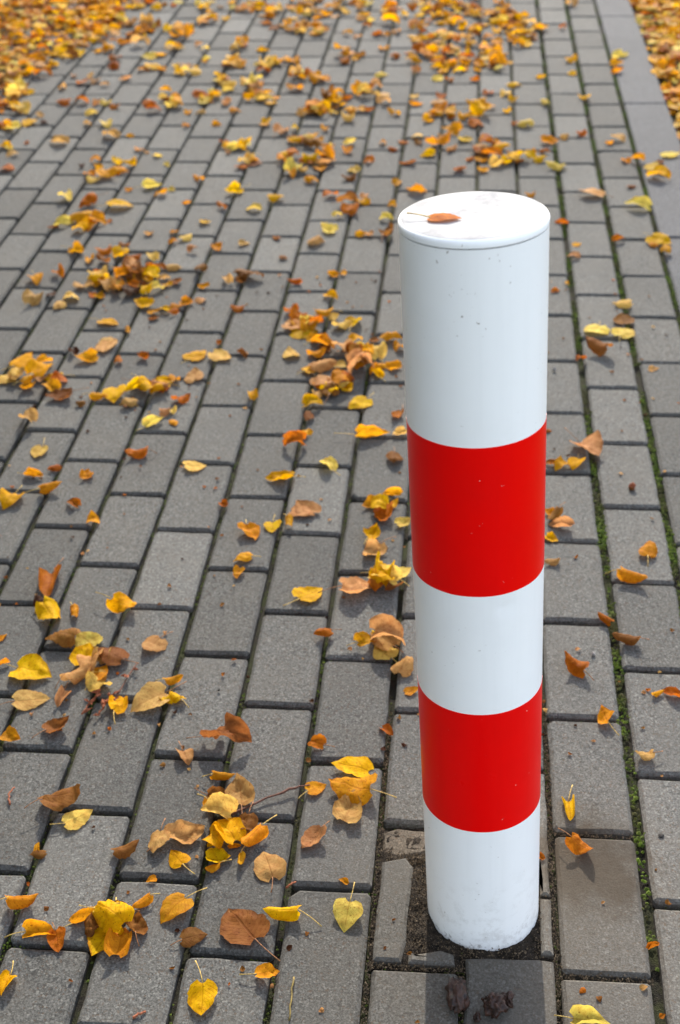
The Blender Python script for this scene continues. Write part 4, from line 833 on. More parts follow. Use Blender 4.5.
def leaf_mass(name, items, label, seed, nu=5, nv=6):
    r = random.Random(seed); AV, AF, AC, AU = [], [], [], []
    for x, y, z, L, h, c, s in items:
        V, F, C, UV = leaf_geom(L, s, c, r, nu, nv); n0 = len(AV)
        ca, sa = math.cos(h), math.sin(h)
        AV += [(x + p[0] * ca - p[1] * sa, y + p[0] * sa + p[1] * ca, z + p[2]) for p in V]
        AF += [tuple(q + n0 for q in f) for f in F]; AC += C; AU += UV
    o = mesh_obj(name, AV, AF, None); finish_leaf(o.data, AF, AC, AU)
    return tag(o, label, 'leaves', kind='stuff')
SMALL = '''-470,98,13,O,0,C;-615,128,19,B,0,C;-244,111,13,O,0,C;-13,164,13,R,0,C;107,44,17,R,0,R;-512,409,20,Y,0,C;-618,137,17,O,0,R;-379,156,16,O,0,R;-208,368,21,R,0,C;-179,450,22,O,0,C;155,463,19,O,0,R;-723,841,28,O,0,C;-782,533,19,O,0,R;-764,471,19,O,0,R;-231,570,22,Y,0,R;26,825,25,Y,0,C;22,759,24,T,0,C;-960,1389,34,O,0,C;-911,1435,27,D,0,C;-809,1404,27,R,0,C;-843,1224,23,B,0,C;-929,1201,21,D,0,C;-749,1238,32,B,0,C;-692,1288,26,R,0,C;-672,1197,23,T,0,C;-831,996,24,R,0,C;-769,887,26,R,0,C;-563,1438,31,B,0,R;-650,1250,34,R,0,C;-680,1325,30,O,0,C;-660,1205,21,P,0,C;-650,1164,23,O,0,C;-521,1271,30,O,0,C;-513,897,22,R,0,C;-402,1135,22,O,0,C;-403,1189,29,B,0,C;-399,1280,28,T,0,C;-413,1444,34,O,0,C;-367,1325,30,R,0,C;-327,1469,36,Y,0,C;-296,1380,30,O,0,R;-284,1398,31,O,0,C;-262,1398,35,O,0,C;-255,1480,31,O,0,C;-232,910,24,O,0,C;48,1042,29,O,0,C;31,1052,21,R,0,C;32,1165,16,R,0,C;164,975,17,B,0,D;244,1410,22,T,0,C;24,899,24,O,0,C;104,1443,22,R,0,C;-1149,2292,46,P,0,C;-1117,2143,42,B,0,C;-1131,2093,30,B,0,C;-1001,2142,25,R,0,C;-1003,2354,26,O,0,C;-912,2319,34,O,0,C;-884,2061,30,T,0,C;-972,1947,42,R,0,C;-952,1885,39,B,0,C;-891,1916,31,R,0,C;-849,1916,39,P,0,C;-924,1980,29,B,0,C;-1040,1815,36,R,0,C;-1029,1710,25,D,0,C;-997,1648,36,T,0,C;-976,1747,35,T,0,C;-895,1749,40,P,0,C;-956,1759,30,T,0,C;-921,1707,34,O,0,C;-940,1713,25,R,0,C;-897,1847,38,B,0,C;-833,1799,38,Y,0,C;-805,1741,37,P,0,C;-821,1848,41,R,0,C;-801,1806,30,T,0,C;-785,1764,27,O,0,C;-783,1631,29,O,0,C;-763,1641,29,Y,0,C;-777,1602,26,B,0,C;-819,1533,25,O,0,R;-1106,2417,38,P,0,C;-1128,2463,30,O,0,C;-834,2434,38,O,0,R;-888,2356,26,P,0,C;-834,2265,28,O,0,C;-740,2237,36,R,0,R;-766,2139,33,P,0,C;-828,2074,30,O,0,C;-789,2037,37,P,0,C;-816,2013,27,O,0,C;-760,1960,31,T,0,C;-704,1978,42,O,0,C;-649,2004,32,T,0,C;-657,2226,39,P,0,C;-606,2295,43,Y,0,C;-531,2424,44,O,0,C;-588,2462,38,O,0,C;-476,2318,40,R,0,C;-441,2185,27,P,0,C;-576,2043,27,R,0,C;-544,1926,26,B,0,C;-653,1794,30,T,0,C;-623,1790,30,B,0,C;-702,1761,30,O,0,C;-691,1689,27,T,0,C;-720,1677,36,O,0,C;-738,1657,29,O,0,C;-784,1861,36,T,0,C;-768,1780,35,B,0,C;-742,1623,26,R,0,C;-608,1646,33,R,0,C;-502,1786,32,R,0,R;-417,1833,33,O,0,C;-411,1717,36,Y,0,C;-493,1640,33,R,0,C;-397,1619,28,P,0,C;-621,1491,18,R,0,C;-475,1578,30,O,0,C;-438,2441,41,B,0,C;-306,2415,32,O,0,C;-388,2272,36,Y,0,C;-384,2315,28,T,0,C;-312,2247,33,O,0,C;-319,2167,33,P,0,C;-354,2066,32,T,0,C;-373,2066,32,O,0,C;-397,1835,23,O,0,C;-340,1509,32,O,0,C;-307,1511,25,B,0,C;32,2329,28,O,0,C;288,2396,26,B,0,C;130,2021,21,Y,0,F;99,2155,34,R,0,R;117,1947,31,T,0,C;228,2049,31,R,0,C;301,2022,28,O,0,C;327,1974,41,O,0,C;67,1763,24,R,0,C;96,1802,15,Y,0,C;189,3534,43,Y,0,C;191,3389,35,Y,0,C;208,3139,40,Y,0,C;87,3356,42,Y,0,C;93,3070,43,P,0,C;336,3496,50,O,0,C;332,3408,46,O,0,C;137,2773,37,T,0,C;180,2799,34,R,0,C;258,2733,31,O,0,C;284,2756,43,T,0,C;63,2592,42,Y,0,C;43,2647,42,O,0,C;78,2657,33,R,0,C;-1,2896,26,R,0,C;8,3270,48,Y,0,C;-0,3119,40,Y,0,C;286,2589,30,O,0,C;315,2587,42,O,0,C;376,2574,32,B,0,C;368,2503,46,Y,0,C;233,4266,58,T,0,C;185,3948,31,R,0,C;-599,4186,50,P,0,C;-529,4140,53,Y,0,C;-506,3987,40,R,0,C;-565,3880,39,O,0,C;-526,3828,31,T,0,C;-431,3866,31,O,0,C;-391,3889,43,T,0,C;-555,3613,45,O,0,C;-502,3611,48,B,0,C;-427,3686,38,O,0,C;-329,3612,33,O,0,C;-410,3381,43,P,0,C;-417,3160,38,P,0,C;-382,3089,47,T,0,C;-423,3023,37,R,0,C;-452,3022,40,T,0,C;-475,3004,36,O,0,C;-483,2926,49,P,0,C;-507,3072,34,Y,0,C;-352,2984,39,O,0,C;-307,3426,36,R,0,C;-228,3336,42,P,0,C;-295,3150,37,P,0,C;-286,3079,47,O,0,C;-219,3148,47,R,0,C;-193,3316,35,R,0,C;-118,3326,39,R,0,C;-78,3180,34,R,0,C;-27,3169,41,P,0,C;-17,3004,36,Y,0,C;-147,2946,45,O,0,C;-181,3051,40,R,0,C;-223,2974,46,Y,0,C;-250,2919,45,O,0,C;-69,3042,36,O,0,C;-136,2753,44,P,0,C;-270,2778,38,P,0,C;-265,2729,31,B,0,C;-313,2736,34,R,0,C;-365,2728,31,O,0,C;-337,2669,34,R,0,C;-460,2725,41,P,0,C;-456,2650,46,O,0,C;-239,2628,46,Y,0,C;-290,2563,48,R,0,C;-393,2572,39,R,0,C;-50,2721,37,O,0,C;-96,2590,42,O,0,C;-30,2566,48,Y,0,C;-91,2513,41,O,0,C;-153,2505,41,R,0,C;-431,2508,44,P,0,C;-1556,3717,55,Y,0,F;-1514,3974,64,Y,0,C;-1388,4279,60,Y,0,C;-1334,3784,55,O,0,C;-1372,3671,50,T,0,C;-1314,3573,45,B,0,C;-1298,3476,55,R,0,C;-1209,3594,57,P,0,C;-1170,3620,45,Y,0,C;-1194,3444,37,O,0,C;-1131,3444,37,O,0,C;-1235,3343,40,T,0,C;-1415,3253,45,O,0,R;-1409,3368,29,T,0,C;-1358,3299,43,R,0,C;-1325,3309,47,B,0,C;-1355,3378,36,T,0,C;-1288,3279,32,T,0,C;-1510,3385,58,R,0,C;-1573,3408,59,Y,0,C;-1588,3310,50,Y,0,C;-1368,3079,48,R,0,C;-1317,3099,48,R,0,C;-1266,3080,41,T,0,C;-1232,3081,38,P,0,C;-1194,3042,34,R,0,C;-1251,2982,40,P,0,C;-1246,2890,33,O,0,C;-1181,2869,46,P,0,C;-1091,2784,26,O,0,C;-1381,2908,30,D,0,C;-1411,2973,40,T,0,C;-1434,2684,38,Y,0,C;-1414,2676,35,P,0,C;-1391,2618,34,T,0,C;-1378,2722,19,R,0,C;-1371,2512,46,R,0,C;-1039,2664,31,T,0,C;-1014,2641,22,T,0,C;-981,2615,28,P,0,C;-1144,2572,34,O,0,C;-1169,2526,24,D,0,C;-1117,2515,42,O,0,C;-1076,2554,49,Y,0,C;-1038,2533,39,Y,0,C;-1049,2484,48,O,0,C;-938,2544,24,P,0,C;-1095,3069,48,R,0,C;-1070,3020,47,R,0,C;-1060,3121,34,P,0,C;-1070,3203,35,Y,0,C;-1067,3734,31,T,0,C;-1028,3478,33,Y,0,C;-824,3511,33,P,0,C;-823,3012,40,O,0,C;-962,2994,30,O,0,C;-928,2994,33,T,0,C;-858,2882,33,O,0,C;-949,2865,26,O,0,C;-626,2848,29,Y,0,C;-538,2839,32,O,0,C;-787,2642,25,T,0,C;-735,2521,36,R,0,C;-809,2725,28,R,0,C;-1165,3925,42,P,0,C;-1134,3924,55,Y,0,C;-1204,3948,52,Y,0,C;-1134,3847,60,O,0,D;-1169,3921,39,O,5,C;-1158,3975,41,O,0,C;-1162,3903,63,T,7,D;-1177,3856,52,O,0,D;-1173,3972,42,O,2,C;-1193,3937,38,Y,3,C;-1119,3927,35,T,3,R;-1101,4073,57,P,0,C;-1091,4067,48,O,4,C;-1097,4028,40,T,0,C;-1070,4096,33,O,0,C;-1085,4144,37,O,0,C;-1078,4074,41,Y,6,C;-1104,4196,32,O,0,C;-1033,4098,42,Y,0,C;-1042,4342,39,O,0,C;-991,4276,46,O,0,C;-1003,4248,47,O,0,F;-873,4164,42,P,0,C;-959,4257,32,P,0,F;-927,4240,38,Y,0,C;-961,4294,57,P,0,C;-950,4198,44,O,0,C;-1017,4230,42,P,0,C;-965,4244,38,T,2,C;-974,4317,38,O,0,C;-951,4290,34,T,4,C;-921,4272,54,Y,0,C;-994,4216,56,T,0,C;-867,4119,59,O,0,D;-869,4173,52,O,4,C;-776,4259,30,O,0,R;-855,4201,62,P,0,D;-798,4210,30,P,0,R;-887,4248,51,R,0,C;-846,4232,35,O,0,C;-892,4144,37,O,0,F;-759,4146,40,O,0,D;-807,4253,44,T,0,C;-771,3940,42,B,0,F;-746,3991,35,O,0,C;-785,3999,35,O,0,D;-668,3873,48,P,0,D;-737,3941,51,R,0,C;-684,3888,47,O,1,F;-733,3934,50,B,4,C;-875,4026,48,B,0,C;-733,3893,41,P,0,C;-801,3986,48,O,0,F;-779,3939,36,O,4,C;-840,3960,45,B,0,F;-749,3916,54,O,6,C;-788,4095,43,Y,0,F;-737,3968,55,T,0,C;-733,3959,43,B,4,C;-688,4103,41,O,0,C;-743,4136,49,P,2,C;-703,4183,42,O,0,R;-727,4175,42,P,0,C;-734,4201,35,Y,0,F;-663,4139,60,O,0,D;-717,4180,33,B,3,R;-771,4207,51,Y,0,C;-686,3954,57,O,0,D;-647,3941,43,B,0,R;-660,3912,46,T,0,R;-655,4226,52,T,0,C;-628,4225,43,T,0,C;-631,4130,39,T,0,F;-636,4259,41,Y,0,C;-655,4227,51,O,6,F;-639,4312,51,B,0,C;-1155,3740,47,Y,0,C;-1136,3715,35,Y,0,C;-1147,3676,48,T,0,C;-1128,3702,51,P,2,C;-1136,3718,34,O,5,F;-909,3730,50,R,0,C;-911,3733,42,Y,5,R;-923,3712,47,P,1,D;-932,3669,46,P,0,D;-914,3722,51,O,9,D;-928,3541,33,Y,0,C;-916,3545,56,P,3,C;-893,3514,53,O,0,C;-794,3451,56,P,0,D;-798,3417,54,R,0,C;-758,3506,47,Y,0,C;-813,3511,35,R,3,F;-784,3518,41,T,0,D;-769,3491,47,B,2,R;-762,3509,33,O,5,C;-710,3542,44,O,0,F;-776,3510,51,P,7,R;-705,3512,53,O,0,C;-669,3370,47,P,0,R;-679,3349,61,T,2,D;-626,3380,43,Y,0,R;-670,3382,50,P,4,C;-668,3340,45,O,5,D;-696,3363,32,R,3,C;-588,3338,48,O,0,F;-635,3367,50,R,2,C;-617,3321,55,O,0,C;-621,3352,48,R,4,C;-932,3381,39,Y,0,C;-931,3324,44,P,0,F;-887,3256,51,P,0,R;-906,3281,36,B,2,F;-890,3278,38,Y,4,C;-900,3305,49,T,4,R;-876,3219,44,P,0,R;-840,3303,52,P,0,C;-812,3260,40,O,0,C;-785,3282,45,O,0,R;-804,3278,50,P,2,D;-812,3243,46,T,6,C;-804,3129,53,Y,0,C;-772,3145,42,T,0,D;-769,3135,36,O,3,F;-806,3215,36,O,0,C;-768,3164,32,P,0,C;-907,3155,52,P,0,C;-913,3142,40,Y,3,C;-958,3170,51,R,0,C;-927,3122,46,Y,0,C;-921,3107,29,O,2,F;-946,3133,49,R,1,C;-934,3099,48,P,3,C;-863,3113,46,T,0,R;-722,3143,34,O,0,F;-742,3115,46,P,0,C;-756,3114,54,P,3,C;-732,3088,42,Y,0,F;-745,3175,37,Y,0,D;-1028,3140,36,Y,0,C;-1053,3107,41,B,2,D;-1026,3126,40,O,2,C;-1011,3064,52,Y,4,C;-1012,3068,36,P,9,C;-1095,3486,33,Y,0,C;-1060,3483,45,T,0,C;-1062,3429,36,P,0,R;-1067,3407,33,Y,0,C;-719,2877,35,T,0,C;-716,2889,47,Y,3,C;-559,3019,43,O,0,F;-612,2974,45,T,0,C;-578,2972,32,B,0,R;-590,3025,46,P,0,C;-539,3034,50,B,0,C;-570,2980,44,O,3,D;-576,3043,34,O,0,C;-578,2987,45,O,11,F;-533,2990,34,Y,0,C;-484,3023,38,Y,0,F;-575,2987,45,P,14,C;-590,3008,41,P,8,C;-604,2983,46,Y,3,C;-561,2988,45,Y,14,C;-539,3093,49,O,0,D;-526,3143,47,O,0,D;-565,3061,34,O,0,C;-505,3127,45,R,0,R;-545,3093,54,P,5,C;-539,3086,29,O,8,F;-557,3094,55,B,9,D;-548,2750,43,O,0,C;-561,2763,36,O,1,C;-594,2739,40,R,0,R;-580,2757,43,P,0,R;-625,2743,43,T,0,C;-583,2732,37,O,3,C;-511,2651,43,O,0,C;-509,2694,29,Y,0,R;-512,2680,44,T,2,C;-631,2609,32,P,0,F;-616,2619,31,B,0,C;-630,2573,42,O,0,R;-626,2610,38,Y,5,C;-563,2572,44,R,0,C;-544,2566,54,Y,2,D;-548,2559,38,R,6,F;-506,2636,34,P,2,C;-507,2600,52,O,0,D;-521,2601,29,R,3,R;-794,2696,39,Y,0,C;-751,2713,31,P,0,F;-745,2703,37,Y,2,D;-753,2672,39,Y,3,R;-708,2575,38,O,0,C;-569,2499,35,P,3,C;-530,2548,36,T,0,C;-518,2517,42,O,0,F;-1510,4180,39,O,0,R;-1467,4205,43,O,0,C;-1408,4043,34,B,0,F;-1488,4164,57,Y,0,C;-1460,4076,47,Y,0,C;-1465,4026,49,B,0,C;-1438,4151,38,T,0,C;-1410,4019,43,R,0,C;-1453,4105,48,T,0,C;-1484,4298,45,Y,0,F;-1477,4159,52,Y,4,C;-1461,4056,42,O,1,C;-1454,4085,42,R,3,R;-1419,4078,52,P,0,R;-1523,4413,51,O,0,D;-1519,4243,32,O,0,F;-1443,4240,32,B,0,R;-1498,4297,49,O,3,F;-1530,4460,31,R,0,C;-1530,4162,56,Y,0,C;-1425,4093,47,O,3,F;-1500,4089,47,Y,0,R;-1331,3877,55,B,0,C;-1320,4033,38,O,0,C;-1337,3887,32,O,3,F;-1302,3901,34,O,0,C;-1331,3973,37,B,0,F;-1369,4013,50,B,0,F;-1292,3840,54,Y,0,C;-1363,4023,46,T,4,R;-1266,3752,56,T,0,D;-1302,3944,51,O,0,C;-1291,3925,41,O,0,C;-1267,3917,47,O,0,C;-1285,4029,38,P,0,F;-1300,4021,47,O,2,D;-1288,3959,53,B,2,C;-1280,3965,44,P,6,C;-1275,3919,35,R,4,C;-1309,3899,33,T,4,C;-1302,3983,40,O,0,C;-1297,3935,42,B,4,R;-1314,3961,40,P,1,R;-1311,4026,60,P,6,D;-1311,4000,48,T,7,C;-1275,4000,57,B,0,C;-1303,4016,29,P,9,F;-1470,3735,36,T,0,R;-1458,3654,42,Y,0,C;-1503,3582,32,Y,0,R;-1468,3625,43,Y,0,F;-1493,3760,34,P,0,C;-1530,3739,36,O,0,C;-1403,3664,39,O,0,C;-1519,3679,34,O,0,C;-1553,3748,43,Y,0,F;-1370,3677,55,Y,5,D;-1469,3601,35,Y,0,R;-1492,3615,46,Y,0,C;-1471,3583,46,B,1,C;-1621,3321,49,T,0,C;-1582,3232,54,O,0,C;-1606,3353,51,P,0,F;-1588,3235,54,R,5,C;-1623,3393,47,Y,0,C;-1581,3378,45,Y,0,R;-1591,3271,46,O,0,C;-1689,3389,51,P,0,C;-1560,3258,50,P,0,C;-1506,3191,50,Y,0,C;-1584,3218,39,R,7,C;-1540,3236,48,T,0,C;-1605,3346,51,P,5,C;-1538,3179,57,P,0,D;-1604,3268,57,B,3,C;-1591,3345,49,Y,8,F;-1526,3176,45,T,4,C;-1616,3342,43,R,8,F;-1638,3353,39,P,0,C;-1555,3221,56,Y,2,C;-1593,3350,36,P,12,D;-1596,3339,50,T,14,C;-1539,3124,45,P,0,D;-1581,3247,53,P,8,C;-1480,2988,37,O,4,C;-1538,3010,33,O,0,R;-1515,3056,45,T,0,F;-1582,3215,48,B,12,R;-1547,3047,47,R,0,R;-1518,3075,49,B,2,C;-1506,3041,53,Y,2,D;-1529,3072,44,O,5,C;-1537,3136,42,O,3,C;-1500,2868,52,R,0,C;-1471,2859,46,O,0,C;-1460,2841,51,P,2,C;-1481,2882,38,Y,0,D;-1489,2856,35,O,2,C;-168,3593,37,P,0,R;-290,4009,28,B,0,F;-263,3602,40,R,0,R;-205,3839,51,O,0,C;-265,4093,46,Y,0,C;-237,4009,36,T,0,F;-242,3888,51,T,0,R;-212,3618,55,R,0,D;-279,3746,35,B,0,C;-269,3818,47,R,0,D;-266,4098,38,Y,5,C;-321,3539,64,Y,0,D;-281,3600,62,T,2,D;-380,3581,51,R,0,C;-301,3950,44,O,0,C;-141,3828,44,B,0,F;-299,3661,63,R,0,D;-233,3665,36,P,0,C;-331,3837,50,Y,0,F;-260,3733,48,O,0,F;-334,3641,33,R,0,F;-261,3657,63,Y,0,D;-274,3690,47,Y,0,F;-268,3846,47,Y,0,F;-266,3581,43,T,4,C;-227,3751,32,P,0,C;-307,3405,39,T,0,D;-226,3827,35,P,0,F;-183,3679,41,P,0,F;-317,3790,49,O,0,C;-229,3476,49,O,0,C;-303,3796,49,Y,3,C;-221,3798,36,O,0,C;-281,3800,42,P,1,D;-129,3915,47,O,0,C;-134,3901,44,P,3,R;-252,3766,44,T,0,F;-111,3894,29,P,0,R;-179,4050,54,O,0,C;-120,3876,39,R,0,D;-71,3679,54,T,0,C;-173,3602,32,P,3,F;-40,3772,47,O,0,C;-146,3684,29,R,0,R;-262,3877,36,P,0,C;-59,4134,44,T,0,C;-95,3985,38,R,0,F;-133,3732,46,Y,0,D;-222,3795,54,P,5,C;-200,3634,50,O,2,F;-93,3600,39,O,0,C;-136,3728,42,Y,5,R;-205,3874,38,P,0,F;-140,3626,42,Y,0,C;-89,3707,39,Y,0,D;-210,3668,51,Y,0,R;-123,3715,35,T,6,C;-247,4000,38,Y,2,C;-101,4086,33,B,0,C;-177,4211,41,Y,0,R;-170,3941,32,O,0,F;-189,3663,44,T,2,C;-181,3784,36,R,0,D;-195,3836,51,P,4,F;-113,3921,40,Y,2,D;-59,4060,45,P,0,F;-155,4146,39,T,0,C;-149,3774,46,T,0,D;-77,3812,46,O,0,C;-74,3565,47,P,0,F;-86,3981,42,Y,3,F;-53,3751,36,O,0,F;-61,4175,35,O,0,D;-107,3963,48,T,0,C;-29,3582,46,Y,0,R;-24,3589,40,R,4,C;-42,3549,41,P,0,C;-49,3484,58,O,0,D;-56,3535,45,T,1,D;-52,3547,49,O,5,C;-9,3515,33,Y,0,C;-43,3615,36,P,0,F;-53,3614,46,O,4,C;-56,3492,43,Y,4,D;-63,3640,39,Y,0,C;-112,3529,32,B,0,C;-61,3472,33,O,2,R;-92,3492,40,P,0,C;-47,3624,41,B,7,C;-59,3460,39,B,5,F;-107,3495,52,O,3,C;-82,3611,32,Y,2,C;-36,3532,33,T,1,F;-72,3631,45,O,3,F;-45,3429,46,P,0,C;-112,3440,33,Y,0,C;-49,4128,46,P,3,C;10,4138,50,O,0,C;-124,4374,63,O,0,D;-111,4207,29,P,0,F;-160,4413,41,T,0,C;-195,4309,37,O,0,C;-195,4227,41,Y,0,R;-198,4077,49,Y,0,F;-202,3987,51,Y,0,C;-24,4192,42,B,0,C;-115,4111,45,P,0,C;-143,4196,39,T,0,D;27,4098,46,O,0,C;-31,4188,31,Y,4,C;-168,3972,39,Y,0,D;-164,3935,30,Y,3,R;-170,4225,49,B,2,C;-120,4118,49,Y,4,C;-155,4245,43,Y,0,C;-121,4188,48,B,0,C;21,4072,45,Y,0,R;-19,4112,56,T,0,C;-20,4047,44,O,0,C;-64,4101,53,B,0,C;-188,4164,37,P,0,R;-68,4093,46,T,4,C;-3,4224,39,O,0,C;-106,4182,42,T,3,C;-144,4189,33,T,4,C;-31,4296,47,O,0,C;-131,4171,39,Y,1,C;-179,4282,37,Y,0,R;-178,4269,50,R,3,R;-131,4253,44,R,0,R;80,3792,33,R,0,F;57,3802,47,Y,0,F;15,3779,51,O,0,R;98,3946,38,O,4,F;18,3866,33,Y,0,F;81,3821,33,T,0,C;11,3830,38,T,0,C;43,3939,43,B,0,C;31,3901,32,T,0,C;41,3836,43,T,0,R;2,3996,45,R,0,D;25,3709,40,O,0,D;2,3846,31,Y,0,R;30,3867,56,T,3,C;-7,3892,51,T,0,R;54,3726,50,P,0,C;50,3820,29,R,1,F;98,3985,42,Y,0,C;82,3854,33,O,0,C;58,3839,55,Y,2,C;72,3982,55,P,0,C;18,3845,46,Y,2,C;-197,3471,45,O,0,R;-140,3572,35,Y,0,C;-198,3491,38,Y,1,D;-240,3519,56,O,0,C;-242,3458,41,Y,1,R;-149,3520,35,O,0,C;-97,3472,32,Y,0,R;-149,3502,48,O,1,C;-225,3391,46,O,0,R;-151,3568,54,R,3,C;-190,3524,34,B,0,F;-159,3525,40,T,3,C;-151,3446,40,O,0,C;-191,3484,31,T,4,R;-191,3479,44,O,9,D;-211,3430,55,Y,0,C;-240,3506,57,R,4,C;-170,3423,43,Y,0,R;-377,4124,41,Y,0,D;-303,3913,31,R,0,R;-324,4123,42,P,0,C;-327,3947,54,T,0,C;-300,4166,34,B,0,C;-344,3973,37,Y,0,R;-321,4014,42,O,0,C;-291,4042,32,R,0,C;-332,3994,36,O,0,C;-290,4275,40,T,0,F;1,3773,32,T,2,C;-41,4006,56,Y,0,C;26,3990,52,R,0,C;11,4089,57,B,2,C;-7,3956,43,R,0,C;-6,4107,49,B,4,R;-13,3967,51,O,3,C;-29,3971,50,Y,6,R;56,3832,35,O,7,C;-3,4111,51,O,9,R;-19,4051,46,Y,5,D;-2,4073,46,T,4,C;45,4099,51,Y,2,C;16,3917,57,O,1,C;-23,4033,53,P,7,D;35,4050,48,O,0,C;40,3989,35,B,3,C;-41,3906,55,Y,0,C;-538,3513,41,R,0,D;-508,3577,46,O,0,C;-554,3623,54,O,4,C;-533,3622,35,O,5,F;-540,3534,48,B,1,C;-457,3162,54,P,4,C;-443,3206,46,P,0,C;-424,3247,45,T,0,C;-456,3213,32,P,2,R;-393,3169,49,T,0,F;-79,2730,32,P,5,C;-103,2692,32,Y,0,C;-75,2728,39,T,10,C;-228,2981,48,O,4,C;-191,2989,38,T,0,C;-186,3000,43,Y,3,C;-248,2959,34,T,0,F;-183,2948,35,R,0,C;-179,2946,40,O,5,R;-132,2968,40,O,0,C;10,2587,31,O,0,C;-6,2639,33,Y,0,F;-1356,4344,55,R,0,C;-1306,4312,40,B,0,R;-1378,4360,52,B,0,D;-1261,4303,35,R,0,C;-1312,4242,50,Y,0,D;-1131,4349,47,P,0,F;-1177,4342,31,P,0,C;-1260,4355,39,P,0,F;-1133,4259,50,Y,0,C;-1078,4270,40,B,0,F;-1161,4293,49,P,0,C;-804,4354,48,O,0,D;-767,4291,50,T,0,R;-743,4387,45,Y,0,C;-764,4343,47,O,0,R;-713,4346,48,B,0,F;-749,4276,51,O,1,C;-767,4308,33,O,2,R;-706,4243,51,B,0,F;-783,4272,30,T,1,F;-709,4369,55,B,1,C;-544,4234,43,T,0,R;-543,4231,48,T,5,C;-575,4345,42,O,0,C;-560,4394,45,Y,0,F;-617,4342,55,Y,0,C;-579,4307,45,R,0,C;-539,4305,40,Y,0,D;-516,4291,47,P,0,C;-351,4279,35,O,0,C;-402,4238,31,T,0,F;-451,4221,45,Y,0,C;-358,4217,40,R,0,D;-358,4232,34,Y,2,R;-339,4344,57,O,0,C;-447,4241,57,O,2,C;-439,4251,46,O,5,C;-249,4135,46,Y,0,C;-228,4274,35,T,0,C;-276,4380,50,P,0,D;-316,4306,29,Y,0,F;-250,4361,36,O,0,C;-240,4325,33,O,0,C;-331,4291,34,P,0,F;-247,4279,54,Y,2,C;-217,4123,56,O,0,C;-255,4207,48,R,0,C;-244,4294,44,Y,4,C;-245,4111,55,O,0,C;-297,4269,40,T,4,C;-263,4221,45,O,3,F;-283,4186,49,R,0,C;-307,4220,45,Y,0,C;-280,4241,38,O,0,C;-170,4261,46,T,6,F;-215,4304,51,Y,1,C;-257,4219,54,B,8,C;-870,1800,39,T,3,C;-839,1798,33,Y,4,R;-850,1753,33,R,6,C;-344,1429,32,Y,2,C;-368,1399,30,P,0,F;-437,1567,35,R,6,C;-439,1544,35,P,3,C;-454,1573,38,P,7,D;-944,1792,32,Y,0,C;-923,1796,34,Y,0,C;-907,1777,36,T,0,R;-947,1821,33,R,4,C;-388,1317,34,O,0,C;-365,1331,33,O,6,C;-351,1301,30,P,6,R;-946,1318,32,T,0,C;-312,1428,38,Y,12,D;-329,1450,31,B,2,R;-328,1437,32,R,4,C;-1045,2097,32,Y,3,C;-1109,2117,48,P,0,D;-94,2628,40,B,0,R;-171,2670,35,T,0,R;-37,2685,46,Y,0,C;-200,2770,48,B,0,C;-81,2710,48,O,11,C;-103,2648,47,R,2,C;-121,2592,29,R,0,R;-99,2662,29,T,4,R;-455,4187,39,T,0,F;-526,4081,47,T,0,C;-455,4188,34,Y,6,F;-425,4169,54,R,0,D;-441,4098,35,Y,0,R;-427,4105,49,Y,2,C;-456,3881,55,R,0,C;-492,4057,38,P,0,D;-901,3483,57,P,0,C;-1070,3394,38,Y,2,F;-737,3560,48,O,0,C;-877,3491,57,O,1,C;-1026,3402,54,P,0,C;-902,3282,30,P,7,F;-1013,3574,35,P,0,R;-676,3230,51,O,0,C;-916,3302,43,Y,7,R;-788,3473,36,T,0,D;-1008,3547,32,O,0,C;-924,3491,36,B,0,C;-1038,3683,33,P,0,C;-831,3675,48,Y,0,C'''
items = []
for row in SMALL.split(';'):
    a = row.split(',')
    if len(a) == 6: items.append((int(a[0]) / 1000, int(a[1]) / 1000, int(a[4]) / 1000, int(a[2]) / 1000, lr.uniform(0, 6.28), a[3], a[5]))
def rand_leaf(r, wts='YYYPPOOOORRRBBTTTD'): return r.choice(wts), r.choice('FCCCCRD')
for _ in range(420):                                    # the scatter goes on outside the frame
    x = lr.uniform(-16.5, 3.1); y = lr.uniform(-5, 50)
    px, py, z = project((x * W, y * W, 0))
    if -20 < px < 700 and -20 < py < 1045: continue
    c, s = rand_leaf(lr); items.append((x * W, y * W, 0.0005, lr.uniform(0.022, 0.042), lr.uniform(0, 6.28), c, s))
for _ in range(330):                                    # crumbs of dry leaf
    items.append((lr.uniform(-9, 3.0) * W, lr.uniform(-0.8, 18) * W, 0.0004, lr.uniform(0.004, 0.009), lr.uniform(0, 6.28), lr.choice('RBBTD'), 'C'))
leaf_mass('scattered_leaves', items, 'small yellow and brown leaves scattered over the distant pavers', 31)
